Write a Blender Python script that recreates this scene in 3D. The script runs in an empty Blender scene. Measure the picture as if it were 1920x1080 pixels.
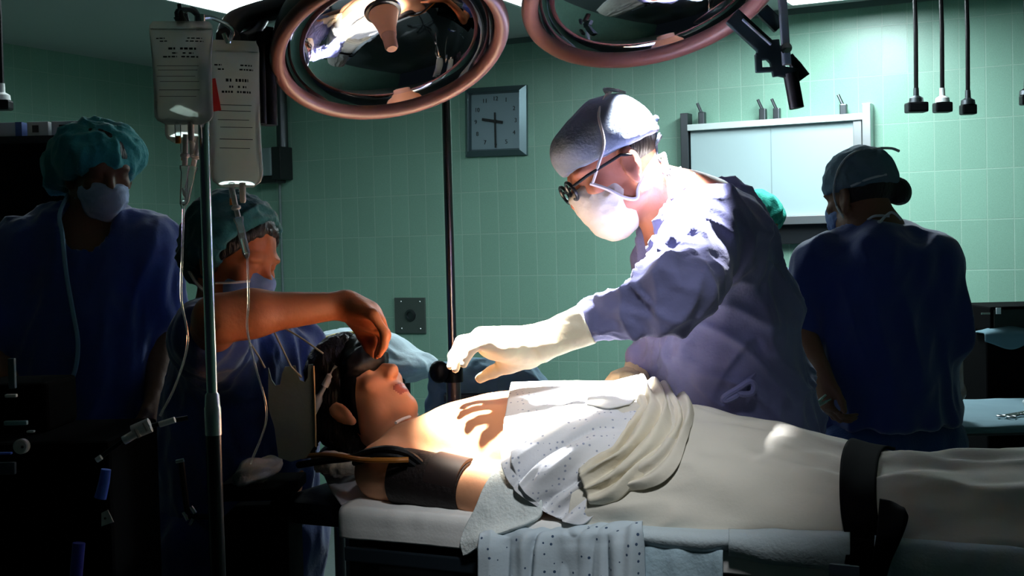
import bpy, bmesh, math, random
import numpy as np
from mathutils import Vector, Matrix, noise
random.seed(7)
SC = bpy.context.scene
COL = SC.collection
PI = math.pi
A = lambda *v: np.array(v, dtype=float)
def nrm(v):
    v = np.asarray(v, float); return v / np.linalg.norm(v)

# ------------------------------------------------------------------ camera
FPX = 2400.0
PITCH = math.atan(82 / FPX); ROLL = math.radians(1.4)
cf = A(0, math.cos(PITCH), -math.sin(PITCH)); _r = A(1, 0, 0); _u = A(0, math.sin(PITCH), math.cos(PITCH))
cr = _r * math.cos(ROLL) - _u * math.sin(ROLL); cu = _u * math.cos(ROLL) + _r * math.sin(ROLL)
CAM = A(0, 0, 1.5)
def ray(x, y): return cf + cr * (x - 960) / FPX + cu * (540 - y) / FPX
def P(x, y, Z): return CAM + Z * ray(x, y)          # place measured on the photograph at depth Z metres
cd = bpy.data.cameras.new('camera'); cd.sensor_width = 36; cd.lens = FPX / 1920 * 36; cd.clip_start = .05
camo = bpy.data.objects.new('camera', cd); COL.objects.link(camo)
camo.matrix_world = Matrix(((cr[0], cu[0], -cf[0], CAM[0]), (cr[1], cu[1], -cf[1], CAM[1]), (cr[2], cu[2], -cf[2], CAM[2]), (0, 0, 0, 1)))
SC.camera = camo

# ------------------------------------------------------------------ frames: room and operating table
RT = math.radians(27)
RU = A(math.cos(RT), -math.sin(RT), 0); RV = A(math.sin(RT), math.cos(RT), 0); ZU = A(0, 0, 1)
CEIL = 2.66
WB = A(.18, 7.2, 0)                                   # a point of the back wall
WC = WB - RU * 2.50                                   # the room's far left corner
def W(x, y, off=0.0):                                 # pixel -> point on back wall, off metres in front
    d = ray(x, y); o = WB - RV * off; t = ((o - CAM) @ RV) / (d @ RV); return CAM + t * d
def LW(x, y, off=0.0):
    d = ray(x, y); o = WC + RU * off; t = ((o - CAM) @ RU) / (d @ RU); return CAM + t * d
def ZP(x, y, z):
    d = ray(x, y); t = (z - CAM[2]) / d[2]; return CAM + t * d
TT = math.radians(26)
TU = A(math.cos(TT), -math.sin(TT), 0); TVd = A(math.sin(TT), math.cos(TT), 0)
TO = P(780, 965, 2.45)
def T(u, v, z): return TO + TU * u + TVd * v + ZU * z
def TP(x, y, v):
    d = ray(x, y); o = TO + TVd * v; t = ((o - CAM) @ TVd) / (d @ TVd); return CAM + t * d

# ------------------------------------------------------------------ materials
MATS = {}
def mat(name, col, rough=.6, metal=0, spec=.4, bump=0, bscale=60, var=0, vscale=8, sheen=0, emit=None, estr=0, trans=0, ior=1.45, alpha=1, sss=0, coat=0, stretch=(1, 1, 1)):
    m = bpy.data.materials.new(name); m.use_nodes = True; nt = m.node_tree; b = nt.nodes['Principled BSDF']
    b.inputs['Base Color'].default_value = (*col, 1); b.inputs['Roughness'].default_value = rough
    b.inputs['Metallic'].default_value = metal; b.inputs['Specular IOR Level'].default_value = spec
    b.inputs['IOR'].default_value = ior
    b.inputs['Sheen Weight'].default_value = sheen; b.inputs['Coat Weight'].default_value = coat
    b.inputs['Transmission Weight'].default_value = trans; b.inputs['Alpha'].default_value = alpha
    if sss:
        b.inputs['Subsurface Weight'].default_value = sss; b.inputs['Subsurface Radius'].default_value = (1, .35, .2); b.inputs['Subsurface Scale'].default_value = .012
    if emit: b.inputs['Emission Color'].default_value = (*emit, 1); b.inputs['Emission Strength'].default_value = estr
    if bump or var:
        tc = nt.nodes.new('ShaderNodeTexCoord'); mp = nt.nodes.new('ShaderNodeMapping'); mp.inputs['Scale'].default_value = stretch
        nt.links.new(tc.outputs['Object'], mp.inputs['Vector'])
    if bump:
        n = nt.nodes.new('ShaderNodeTexNoise'); n.inputs['Scale'].default_value = bscale; n.inputs['Detail'].default_value = 5
        bp = nt.nodes.new('ShaderNodeBump'); bp.inputs['Strength'].default_value = bump; bp.inputs['Distance'].default_value = .01
        nt.links.new(mp.outputs[0], n.inputs['Vector']); nt.links.new(n.outputs['Fac'], bp.inputs['Height']); nt.links.new(bp.outputs[0], b.inputs['Normal'])
    if var:
        n = nt.nodes.new('ShaderNodeTexNoise'); n.inputs['Scale'].default_value = vscale; n.inputs['Detail'].default_value = 4
        mx = nt.nodes.new('ShaderNodeMix'); mx.data_type = 'RGBA'
        mx.inputs[6].default_value = (*[c * (1 - var) for c in col], 1); mx.inputs[7].default_value = (*[min(1, c * (1 + var)) for c in col], 1)
        nt.links.new(mp.outputs[0], n.inputs['Vector']); nt.links.new(n.outputs['Fac'], mx.inputs[0]); nt.links.new(mx.outputs[2], b.inputs['Base Color'])
    MATS[name] = m; return m

# ------------------------------------------------------------------ objects
def link(o, parent=None):
    COL.objects.link(o)
    if parent is not None: o.parent = parent
    return o
def tag(o, label=None, cat=None, group=None, kind=None):
    if label: o['label'] = label
    if cat: o['category'] = cat
    if group: o['group'] = group
    if kind: o['kind'] = kind
    return o
def thing(name, label, cat, loc, group=None):
    o = bpy.data.objects.new(name, None); o.empty_display_size = .05; o.location = Vector(loc); link(o)
    return tag(o, label, cat, group)
ORI = {}
def origin_of(p):
    w = A(0, 0, 0)
    while p is not None:
        w = w + A(*p.location); p = p.parent
    return w
def mesh(name, V, Fs, material, parent=None, smooth=True, loc=None, label=None):
    """one mesh object from world-space vertices; its origin sits at loc (top-level) or at its parent's origin"""
    V = np.asarray(V, float)
    base = origin_of(parent) if parent is not None else (A(*loc) if loc is not None else A(0, 0, 0))
    me = bpy.data.meshes.new(name); me.from_pydata((V - base).tolist(), [], [tuple(int(i) for i in f) for f in Fs]); me.update()
    ms = material if isinstance(material, (list, tuple)) else [material]
    for m in ms: me.materials.append(m)
    if smooth: me.polygons.foreach_set('use_smooth', [True] * len(me.polygons))
    o = bpy.data.objects.new(name, me); link(o, parent)
    if parent is None and loc is not None: o.location = Vector(loc)
    if label: o['label'] = label
    return o

class MB:
    """collects solid shapes (world space) into one mesh"""
    def __init__(s): s.V = []; s.F = []
    def add(s, V, F):
        b = len(s.V); s.V += [tuple(v) for v in V]; s.F += [tuple(b + i for i in f) for f in F]; return s
    def box(s, c, size, ax=None, bev=0.0):
        ax = np.eye(3) if ax is None else np.array([nrm(a) for a in ax]); c = np.asarray(c, float); h = np.array(size) / 2
        bm = bmesh.new(); bmesh.ops.create_cube(bm, size=1)
        for v in bm.verts: v.co = Vector((v.co.x * size[0], v.co.y * size[1], v.co.z * size[2]))
        if bev > 0: bmesh.ops.bevel(bm, geom=bm.edges[:], offset=min(bev, .45 * min(size)), segments=2, affect='EDGES', profile=.6)
        bm.verts.index_update()
        V = [c + ax.T @ A(*v.co) for v in bm.verts]; F = [[v.index for v in f.verts] for f in bm.faces]; bm.free()
        return s.add(V, F)
    def tube(s, pts, r, n=10, cap=True, flat=None):
        """round (or flattened: flat=(direction, factor)) tube along points; r number or list"""
        pts = [np.asarray(p, float) for p in pts]; m = len(pts); R = r if hasattr(r, '__len__') else [r] * m
        V = []; prev = None
        for i in range(m):
            t = nrm(pts[min(i + 1, m - 1)] - pts[max(i - 1, 0)])
            if prev is None:
                a = A(0, 0, 1) if abs(t[2]) < .9 else A(1, 0, 0); x = nrm(np.cross(a, t))
            else: x = nrm(prev - t * (prev @ t))
            prev = x; y = np.cross(t, x)
            for j in range(n):
                q = R[i] * (x * math.cos(2 * PI * j / n) + y * math.sin(2 * PI * j / n))
                if flat is not None: d = nrm(flat[0]); q = q + d * (q @ d) * (flat[1] - 1)
                V.append(pts[i] + q)
        F = [[i * n + j, i * n + (j + 1) % n, (i + 1) * n + (j + 1) % n, (i + 1) * n + j] for i in range(m - 1) for j in range(n)]
        if cap: F += [list(range(n))[::-1], [(m - 1) * n + j for j in range(n)]]
        return s.add(V, F)
    def cyl(s, a, b, r, r2=None, n=20): return s.tube([a, b], [r, r if r2 is None else r2], n)
    def lathe(s, o, ax, prof, n=48, closed=False):
        """profile [(r, h)...] turned about axis ax through o"""
        ax = nrm(ax); a = A(0, 0, 1) if abs(ax[2]) < .9 else A(1, 0, 0); x = nrm(np.cross(a, ax)); y = np.cross(ax, x); o = np.asarray(o, float)
        V = [o + ax * h + r * (x * math.cos(2 * PI * j / n) + y * math.sin(2 * PI * j / n)) for r, h in prof for j in range(n)]
        m = len(prof); rng = range(m if closed else m - 1)
        F = [[i * n + j, i * n + (j + 1) % n, ((i + 1) % m) * n + (j + 1) % n, ((i + 1) % m) * n + j] for i in rng for j in range(n)]
        return s.add(V, F)
    def ball(s, c, r, n=14):
        r = r if hasattr(r, '__len__') else (r, r, r); c = np.asarray(c, float); m = n // 2
        V = []; 
        for i in range(1, m):
            for j in range(n):
                a = PI * i / m; b = 2 * PI * j / n; V.append(c + A(r[0] * math.sin(a) * math.cos(b), r[1] * math.sin(a) * math.sin(b), r[2] * math.cos(a)))
        V += [c + A(0, 0, r[2]), c - A(0, 0, r[2])]; t = len(V) - 2
        F = [[i * n + j, (i + 1) * n + j, (i + 1) * n + (j + 1) % n, i * n + (j + 1) % n] for i in range(m - 2) for j in range(n)]
        F += [[t, j, (j + 1) % n] for j in range(n)] + [[t + 1, (m - 2) * n + (j + 1) % n, (m - 2) * n + j] for j in range(n)]
        return s.add(V, F)
    def prism(s, poly, d):
        """polygon of world points pushed along vector d"""
        n = len(poly); V = [np.asarray(p, float) for p in poly] + [np.asarray(p, float) + d for p in poly]
        return s.add(V, [list(range(n)), [n + i for i in range(n)][::-1]] + [[i, n + i, n + (i + 1) % n, (i + 1) % n] for i in range(n)])
    def build(s, name, material, parent=None, smooth=True, loc=None, label=None, angle=40):
        o = mesh(name, s.V, s.F, material, parent, smooth, loc, label)
        bm = bmesh.new(); bm.from_mesh(o.data); bmesh.ops.recalc_face_normals(bm, faces=bm.faces); bm.to_mesh(o.data); bm.free()
        if smooth:
            try: o.data.set_sharp_from_angle(angle=math.radians(angle))
            except Exception: pass
        return o

def spline(pts, n):
    """Catmull-Rom through points"""
    pts = [np.asarray(p, float) for p in pts]; m = len(pts); out = []
    for k in range(n):
        t = k / (n - 1) * (m - 1); i = min(int(t), m - 2); f = t - i
        p1, p2 = pts[i], pts[i + 1]; p0 = pts[i - 1] if i > 0 else 2 * p1 - p2; p3 = pts[i + 2] if i + 2 < m else 2 * p2 - p1
        out.append(.5 * (2 * p1 + (p2 - p0) * f + (2 * p0 - 5 * p1 + 4 * p2 - p3) * f * f + (3 * p1 - p0 - 3 * p2 + p3) * f ** 3))
    return out

# ------------------------------------------------------------------ signed distance bodies -> one continuous surface
class SDF:
    def __init__(s, res): s.res = res; s.p = []; s.cuts = []
    def _ax(s, X, Y, Z, c, R): 
        x, y, z = X - c[0], Y - c[1], Z - c[2]
        return [x * R[i][0] + y * R[i][1] + z * R[i][2] for i in range(3)]
    def cone(s, a, b, ra, rb=None, k=.02, op='u', sc=None, R=None, flat=False):
        """round cone a->b; sc scales its cross-section along the axes R"""
        rb = ra if rb is None else rb; a = np.asarray(a, float); b = np.asarray(b, float)
        m = (a + b) / 2; R_ = np.eye(3) if R is None else np.array([nrm(r) for r in R]); sv = np.ones(3) if sc is None else np.array(sc, float)
        la = (R_ @ (a - m)) / sv; lb = (R_ @ (b - m)) / sv; ba = lb - la; L2 = max(ba @ ba, 1e-9); L = math.sqrt(L2); smin = sv.min()
        def f(X, Y, Z):
            q = s._ax(X, Y, Z, m, R_); q = [q[i] / sv[i] - la[i] for i in range(3)]
            t0 = (q[0] * ba[0] + q[1] * ba[1] + q[2] * ba[2]) / L2; t = np.clip(t0, 0, 1)
            d = np.sqrt((q[0] - t * ba[0]) ** 2 + (q[1] - t * ba[1]) ** 2 + (q[2] - t * ba[2]) ** 2) - (ra + (rb - ra) * t)
            if flat: d = np.maximum(d, np.maximum(-t0, t0 - 1) * L)
            return d * smin if sc is not None else d
        g = max(ra, rb) * sv.max(); s.p.append((f, np.minimum(a, b) - g, np.maximum(a, b) + g, k, op)); return s
    def ell(s, c, r, R=None, k=.02, op='u'):
        c = np.asarray(c, float); R_ = np.eye(3) if R is None else np.array([nrm(x) for x in R]); r = np.array(r, float)
        def f(X, Y, Z):
            q = s._ax(X, Y, Z, c, R_)
            k0 = np.sqrt(sum((q[i] / r[i]) ** 2 for i in range(3))); k1 = np.sqrt(sum((q[i] / r[i] ** 2) ** 2 for i in range(3)))
            return k0 * (k0 - 1) / np.maximum(k1, 1e-6)
        g = np.sqrt(sum((R_[i] * r[i]) ** 2 for i in range(3))) + .002
        s.p.append((f, c - g, c + g, k, op)); return s
    def cut(s, o, n, k=.006):
        """keep the side the normal n does not point to"""
        o = np.asarray(o, float); n = nrm(n); s.cuts.append((o, n, k)); return s
    def build(s, name, material, parent=None, disp=None, loc=None, label=None, smooth_it=2, pick=None):
        us = [p for p in s.p if p[4] == 'u']; r = s.res
        lo = np.min([p[1] for p in us], axis=0) - 4 * r; hi = np.max([p[2] for p in us], axis=0) + 4 * r
        n = np.ceil((hi - lo) / r).astype(int) + 1
        xs = [(lo[i] + r * np.arange(n[i])).astype(np.float32) for i in range(3)]
        D = np.full(n, .5, np.float32)
        for f, a, b, k, op in s.p:
            g = k + 3 * r; i0 = np.clip(np.floor((a - g - lo) / r).astype(int), 0, n); i1 = np.clip(np.ceil((b + g - lo) / r).astype(int) + 1, 0, n)
            if (i1 <= i0).any(): continue
            sl = tuple(slice(i0[i], i1[i]) for i in range(3))
            d = f(xs[0][sl[0]][:, None, None], xs[1][sl[1]][None, :, None], xs[2][sl[2]][None, None, :]).astype(np.float32); e = D[sl]
            if op == 'u': h = np.maximum(k - np.abs(d - e), 0) / k; D[sl] = np.minimum(d, e) - h * h * k / 4
            else: d = -d; h = np.maximum(k - np.abs(d - e), 0) / k; D[sl] = np.maximum(d, e) + h * h * k / 4
        for o, nn, k in s.cuts:
            d = ((xs[0] - o[0]) * nn[0])[:, None, None] + ((xs[1] - o[1]) * nn[1])[None, :, None] + ((xs[2] - o[2]) * nn[2])[None, None, :]
            h = np.maximum(k - np.abs(d - D), 0) / k; D = np.maximum(d, D) + h * h * k / 4
        S = D < 0
        c8 = [S[i:S.shape[0] - 1 + i, j:S.shape[1] - 1 + j, l:S.shape[2] - 1 + l] for i in (0, 1) for j in (0, 1) for l in (0, 1)]
        al = c8[0].copy(); an = c8[0].copy()
        for c in c8[1:]: al &= c; an |= c
        I = np.argwhere(an & ~al); idx = np.full(an.shape, -1, np.int64); idx[I[:, 0], I[:, 1], I[:, 2]] = np.arange(len(I))
        offs = [(i, j, l) for i in (0, 1) for j in (0, 1) for l in (0, 1)]
        val = np.stack([D[I[:, 0] + o[0], I[:, 1] + o[1], I[:, 2] + o[2]] for o in offs], 1)
        acc = np.zeros((len(I), 3)); cnt = np.zeros(len(I))
        for p in range(8):
            for q in range(p + 1, 8):
                if sum(abs(offs[p][i] - offs[q][i]) for i in range(3)) != 1: continue
                va, vb = val[:, p], val[:, q]; m = (va < 0) != (vb < 0); t = np.where(m, va / np.where(m, va - vb, 1), 0)
                pos = np.array(offs[p])[None] + t[:, None] * (np.array(offs[q]) - np.array(offs[p]))[None]
                acc[m] += pos[m]; cnt[m] += 1
        V = lo + r * (I + acc / cnt[:, None])
        Fs = []
        for ax in range(3):
            b, c = (ax + 1) % 3, (ax + 2) % 3
            sl0 = [slice(None)] * 3; sl1 = [slice(None)] * 3; sl0[ax] = slice(0, -1); sl1[ax] = slice(1, None)
            s0, s1 = S[tuple(sl0)], S[tuple(sl1)]; E = np.argwhere(s0 != s1); E = E[(E[:, b] > 0) & (E[:, c] > 0)]
            inside = s0[E[:, 0], E[:, 1], E[:, 2]]
            def cell(db, dc):
                G = E.copy(); G[:, b] += db; G[:, c] += dc; return idx[G[:, 0], G[:, 1], G[:, 2]]
            q = np.stack([cell(-1, -1), cell(0, -1), cell(0, 0), cell(-1, 0)], 1); q[~inside] = q[~inside][:, ::-1]; Fs.append(q)
        Fs = np.concatenate(Fs)
        for _ in range(smooth_it):                     # light Laplacian smoothing
            nb = np.zeros_like(V); ct = np.zeros(len(V))
            for a_, b_ in ((0, 1), (1, 2), (2, 3), (3, 0)):
                np.add.at(nb, Fs[:, a_], V[Fs[:, b_]]); np.add.at(nb, Fs[:, b_], V[Fs[:, a_]]); np.add.at(ct, Fs[:, a_], 1); np.add.at(ct, Fs[:, b_], 1)
            V = V * .4 + .6 * nb / ct[:, None]
        if disp is not None:
            d1 = V[Fs[:, 2]] - V[Fs[:, 0]]; d2 = V[Fs[:, 3]] - V[Fs[:, 1]]; fn = np.cross(d1, d2); N = np.zeros_like(V)
            for j in range(4): np.add.at(N, Fs[:, j], fn)
            N /= np.maximum(np.linalg.norm(N, axis=1), 1e-9)[:, None]
            V = V + N * np.array([disp(v) for v in V])[:, None]
        o = mesh(name, V, Fs, material, parent, True, loc, label)
        if pick is not None:
            cs = V[Fs].mean(axis=1); o.data.polygons.foreach_set('material_index', np.array([pick(c) for c in cs], np.int32))
        return o

def fold(amp, dirs, along=2.5, across=14, off=0.0, sharp=1.0):
    """cloth folds running along each direction in dirs"""
    fr = []
    for d in dirs:
        d = nrm(d); a = A(0, 1, 0) if abs(d[1]) < .8 else A(1, 0, 0); x = nrm(np.cross(a, d)); fr.append((d * along, x * across, np.cross(d, x) * across))
    def f(v):
        t = 0
        for i, (a, b, c) in enumerate(fr):
            q = Vector((v @ a + off + i * 7.3, v @ b + i * 3.1, v @ c))
            n = noise.noise(q) + .5 * noise.noise(q * 2.1)
            t += (1 - 2 * min(1, abs(n) * 1.6)) if sharp else n
        return amp * t / len(fr)
    return f

def patch(name, rows, nu, nv, material, parent=None, thick=.003, disp=None, loc=None, label=None):
    """cloth sheet through a grid of control points, with real thickness"""
    R = [spline(r, nu) for r in rows]; cols = [spline([R[j][i] for j in range(len(R))], nv) for i in range(nu)]
    G = np.array(cols)
    du = np.gradient(G, axis=0); dv = np.gradient(G, axis=1); N = np.cross(du, dv); N /= np.maximum(np.linalg.norm(N, axis=2), 1e-9)[..., None]
    if disp is not None:
        for i in range(nu):
            for j in range(nv): G[i, j] = G[i, j] + N[i, j] * disp(G[i, j], i / (nu - 1), j / (nv - 1))
    V = np.concatenate([(G + N * thick / 2).reshape(-1, 3), (G - N * thick / 2).reshape(-1, 3)]); o = nu * nv; F = []
    for i in range(nu - 1):
        for j in range(nv - 1):
            a, b, c, d = i * nv + j, (i + 1) * nv + j, (i + 1) * nv + j + 1, i * nv + j + 1
            F += [(a, b, c, d), (o + d, o + c, o + b, o + a)]
    per = [i * nv for i in range(nu)] + [(nu - 1) * nv + j for j in range(1, nv)] + [i * nv + nv - 1 for i in range(nu - 2, -1, -1)] + [j for j in range(nv - 2, 0, -1)]
    for k in range(len(per)): a, b = per[k], per[(k + 1) % len(per)]; F.append((b, a, o + a, o + b))
    return mesh(name, V, F, material, parent, True, loc, label)

def text(s, c, right, up, h, material, parent, name='numeral', depth=.0015):
    cu_ = bpy.data.curves.new('txt', 'FONT'); cu_.body = s; cu_.size = h; cu_.align_x = 'CENTER'; cu_.align_y = 'CENTER'; cu_.extrude = depth
    t = bpy.data.objects.new('txt', cu_); COL.objects.link(t); bpy.context.view_layer.update()
    me = bpy.data.meshes.new_from_object(t.evaluated_get(bpy.context.evaluated_depsgraph_get()))
    V = [A(*v.co) for v in me.vertices]; F = [list(p.vertices) for p in me.polygons]; bpy.data.objects.remove(t); bpy.data.meshes.remove(me)
    r, u = nrm(right), nrm(up); n = np.cross(r, u)
    return mesh(name, [c + r * v[0] + u * v[1] + n * v[2] for v in V], F, material, parent, False)
# ------------------------------------------------------------------ palette
skin = mat('skin', (.42, .165, .10), .5, spec=.35, bump=.12, bscale=90, var=.12, vscale=14, sss=.08)
skin_red = mat('skin_ruddy', (.36, .11, .04), .5, spec=.35, bump=.12, bscale=90, var=.12, vscale=14, sss=.08)
skin_dark = mat('skin_brown', (.17, .08, .045), .5, spec=.35, bump=.1, bscale=90)
skin_pale = mat('skin_pale', (.80, .52, .36), .5, spec=.3, bump=.08, bscale=70, var=.06, vscale=9, sss=.08)
lip = mat('lip', (.33, .09, .06), .4)
hair = mat('hair', (.012, .009, .008), .45, bump=.8, bscale=120, stretch=(1, 1, .15))
gown_blue = mat('gown_blue', (.155, .165, .33), .85, spec=.2, bump=.1, bscale=160, var=.10, vscale=6, sheen=.2)
scrub_navy = mat('scrub_navy', (.022, .055, .24), .85, spec=.2, bump=.1, bscale=160, var=.12, vscale=6, sheen=.5)
scrub_deep = mat('scrub_deep', (.014, .036, .17), .85, spec=.2, bump=.1, bscale=160, var=.12, vscale=6, sheen=.5)
scrub_cyan = mat('scrub_blue', (.016, .05, .16), .85, spec=.2, bump=.25, bscale=160, var=.12, vscale=6, sheen=.25)
cap_grey = mat('cap_grey', (.24, .29, .37), .85, spec=.2, bump=.25, bscale=150)
cap_blue = mat('cap_slate', (.10, .17, .22), .85, spec=.2, bump=.25, bscale=150)
tie_dark = mat('tie_dark', (.02, .03, .045), .8)
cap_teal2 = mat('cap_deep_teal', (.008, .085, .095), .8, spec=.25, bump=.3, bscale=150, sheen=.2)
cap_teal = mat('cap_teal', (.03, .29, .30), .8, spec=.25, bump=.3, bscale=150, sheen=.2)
cap_green = mat('cap_green', (.02, .26, .20), .8, spec=.25, bump=.3, bscale=150)
mask_white = mat('mask_white', (.82, .76, .62), .85, spec=.2, bump=.2, bscale=140)
mask_blue = mat('mask_blue', (.16, .24, .44), .85, spec=.2, bump=.2, bscale=140)
mask_sky = mat('mask_sky', (.42, .52, .76), .85, spec=.2, bump=.2, bscale=140)
tie_white = mat('tie_white', (.78, .76, .72), .8)
glove_m = mat('glove_latex', (.86, .78, .60), .45, spec=.4, bump=.15, bscale=60, sss=.05)
sheet_white = mat('sheet_white', (.80, .81, .79), .9, spec=.15, bump=.07, bscale=170)
sheet_cream = mat('sheet_cream', (.76, .71, .58), .9, spec=.15, bump=.07, bscale=170, var=.08, vscale=7)
sheet_legs = mat('sheet_bone', (.66, .64, .56), .9, spec=.15, bump=.07, bscale=170, var=.06, vscale=5)
drape_blue = mat('drape_pale_blue', (.42, .58, .66), .9, spec=.15, bump=.2, bscale=120)
black_rub = mat('black_rubber', (.005, .005, .006), .45, spec=.2, bump=.1, bscale=80)
black_cloth = mat('black_webbing', (.002, .002, .0025), .9, spec=.04)
cuff_m = mat('cuff_black', (.012, .008, .008), .6, spec=.35, bump=.35, bscale=90)
chrome = mat('chrome', (.75, .76, .78), .16, metal=1)
steel = mat('brushed_steel', (.52, .54, .55), .35, metal=1)
dark_steel = mat('dark_steel', (.10, .11, .12), .4, metal=1)
black_enamel = mat('black_enamel', (.010, .012, .014), .3, spec=.5)
grey_enamel = mat('grey_enamel', (.16, .22, .22), .4, spec=.4)
white_plastic = mat('white_plastic', (.72, .74, .72), .4)
blue_plastic = mat('blue_plastic', (.03, .10, .50), .45)
red_tape = mat('red_tape', (.80, .03, .015), .5)
copper_rim = mat('rose_rim', (.21, .10, .085), .38, spec=.5, var=.12, vscale=20)
mirror = mat('mirror', (.78, .80, .84), .035, metal=1)
socket_m = mat('lamp_socket', (.80, .42, .22), .4, spec=.4)
black_print = mat('black_print', (.02, .02, .02), .7)
yellow_tube = mat('yellow_tubing', (.55, .42, .03), .4)
amber = mat('amber_rubber', (.45, .17, .03), .4, sss=.1)
grey_plate = mat('grey_green_plate', (.10, .135, .125), .6, bump=.2, bscale=40)

def clear_mat(name, tint, fog, fogc, rough=.08):
    m = bpy.data.materials.new(name); m.use_nodes = True; nt = m.node_tree; nt.nodes.clear()
    out = nt.nodes.new('ShaderNodeOutputMaterial'); tr = nt.nodes.new('ShaderNodeBsdfTransparent'); tr.inputs[0].default_value = (*tint, 1)
    gl = nt.nodes.new('ShaderNodeBsdfGlossy'); gl.inputs['Roughness'].default_value = rough
    df = nt.nodes.new('ShaderNodeBsdfTranslucent'); df.inputs[0].default_value = (*fogc, 1)
    d2 = nt.nodes.new('ShaderNodeBsdfDiffuse'); d2.inputs[0].default_value = (*fogc, 1)
    fr = nt.nodes.new('ShaderNodeFresnel'); fr.inputs[0].default_value = 1.4
    a0 = nt.nodes.new('ShaderNodeMixShader'); a0.inputs[0].default_value = .5; nt.links.new(df.outputs[0], a0.inputs[1]); nt.links.new(d2.outputs[0], a0.inputs[2])
    a = nt.nodes.new('ShaderNodeMixShader'); a.inputs[0].default_value = fog; nt.links.new(tr.outputs[0], a.inputs[1]); nt.links.new(a0.outputs[0], a.inputs[2])
    b = nt.nodes.new('ShaderNodeMixShader'); nt.links.new(fr.outputs[0], b.inputs[0]); nt.links.new(a.outputs[0], b.inputs[1]); nt.links.new(gl.outputs[0], b.inputs[2])
    nt.links.new(b.outputs[0], out.inputs[0]); return m
bag_film = clear_mat('bag_film', (.95, .97, .93), .58, (.97, .98, .88))
fluid = mat('saline', (.92, .96, .96), .02, trans=1, ior=1.2, spec=.5)
clear_tube = clear_mat('clear_tubing', (.92, .95, .95), .16, (.8, .8, .75))

# ------------------------------------------------------------------ room shell
TWd = float(np.linalg.norm(W(1149, 200) - W(1037, 200))) / 3
THt = float(W(1020, 274)[2] - W(1020, 436)[2]) / 2
def tile_mat(name, col, mort, axis, o0, z0, rough=.33):
    m = bpy.data.materials.new(name); m.use_nodes = True; nt = m.node_tree; b = nt.nodes['Principled BSDF']; L = nt.links.new
    tc = nt.nodes.new('ShaderNodeTexCoord'); dt = nt.nodes.new('ShaderNodeVectorMath'); dt.operation = 'DOT_PRODUCT'; dt.inputs[1].default_value = tuple(axis)
    L(tc.outputs['Object'], dt.inputs[0]); sx = nt.nodes.new('ShaderNodeSeparateXYZ'); L(tc.outputs['Object'], sx.inputs[0])
    def mth(op, a, v):
        n = nt.nodes.new('ShaderNodeMath'); n.operation = op; L(a, n.inputs[0]); n.inputs[1].default_value = v; return n.outputs[0]
    x = mth('SUBTRACT', dt.outputs['Value'], o0 - 40 * TWd); z = mth('SUBTRACT', sx.outputs[2], z0 - 20 * THt)
    cb = nt.nodes.new('ShaderNodeCombineXYZ'); L(x, cb.inputs[0]); L(z, cb.inputs[1])
    br = nt.nodes.new('ShaderNodeTexBrick'); br.offset = 0; br.inputs['Scale'].default_value = 1; br.inputs['Brick Width'].default_value = TWd; br.inputs['Row Height'].default_value = THt
    br.inputs['Mortar Size'].default_value = .0028; br.inputs['Mortar Smooth'].default_value = .3; br.inputs['Bias'].default_value = 0
    br.inputs['Color1'].default_value = (*[c * .95 for c in col], 1); br.inputs['Color2'].default_value = (*[c * 1.04 for c in col], 1); br.inputs['Mortar'].default_value = (*mort, 1)
    L(cb.outputs[0], br.inputs['Vector'])
    nz = nt.nodes.new('ShaderNodeTexNoise'); nz.inputs['Scale'].default_value = 260; nz.inputs['Detail'].default_value = 3; L(tc.outputs['Object'], nz.inputs['Vector'])
    mx = nt.nodes.new('ShaderNodeMix'); mx.data_type = 'RGBA'; mx.blend_type = 'MULTIPLY'; mx.inputs[0].default_value = .35; L(br.outputs['Color'], mx.inputs[6]); L(nz.outputs['Fac'], mx.inputs[7])
    L(mx.outputs[2], b.inputs['Base Color'])
    # every glazed tile sits at its own very slight tilt
    fx = mth('FLOOR', mth('DIVIDE', x, TWd), 0); fz = mth('FLOOR', mth('DIVIDE', z, THt), 0); c2 = nt.nodes.new('ShaderNodeCombineXYZ'); L(fx, c2.inputs[0]); L(fz, c2.inputs[1])
    wn = nt.nodes.new('ShaderNodeTexWhiteNoise'); wn.noise_dimensions = '2D'; L(c2.outputs[0], wn.inputs['Vector'])
    sb = nt.nodes.new('ShaderNodeVectorMath'); sb.operation = 'SUBTRACT'; sb.inputs[1].default_value = (.5, .5, .5); L(wn.outputs['Color'], sb.inputs[0])
    scl = nt.nodes.new('ShaderNodeVectorMath'); scl.operation = 'SCALE'; scl.inputs['Scale'].default_value = .035; L(sb.outputs[0], scl.inputs[0])
    ge = nt.nodes.new('ShaderNodeNewGeometry'); ad = nt.nodes.new('ShaderNodeVectorMath'); L(ge.outputs['Normal'], ad.inputs[0]); L(scl.outputs[0], ad.inputs[1])
    no = nt.nodes.new('ShaderNodeVectorMath'); no.operation = 'NORMALIZE'; L(ad.outputs[0], no.inputs[0])
    bp = nt.nodes.new('ShaderNodeBump'); bp.inputs['Strength'].default_value = .5; bp.inputs['Distance'].default_value = .002; bp.invert = True
    L(br.outputs['Fac'], bp.inputs['Height']); L(no.outputs[0], bp.inputs['Normal']); L(bp.outputs[0], b.inputs['Normal'])
    b.inputs['Roughness'].default_value = rough; b.inputs['Specular IOR Level'].default_value = .42
    return m
TILE = (.265, .475, .365); MORT = (.36, .55, .44)
tile_back = tile_mat('glazed_tile_back', TILE, MORT, RU, float(W(1037, 200) @ RU), float(W(1055, 189)[2]))
tile_left = tile_mat('glazed_tile_left', TILE, MORT, RV, float(WC @ RV), float(W(1055, 189)[2]))
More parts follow.
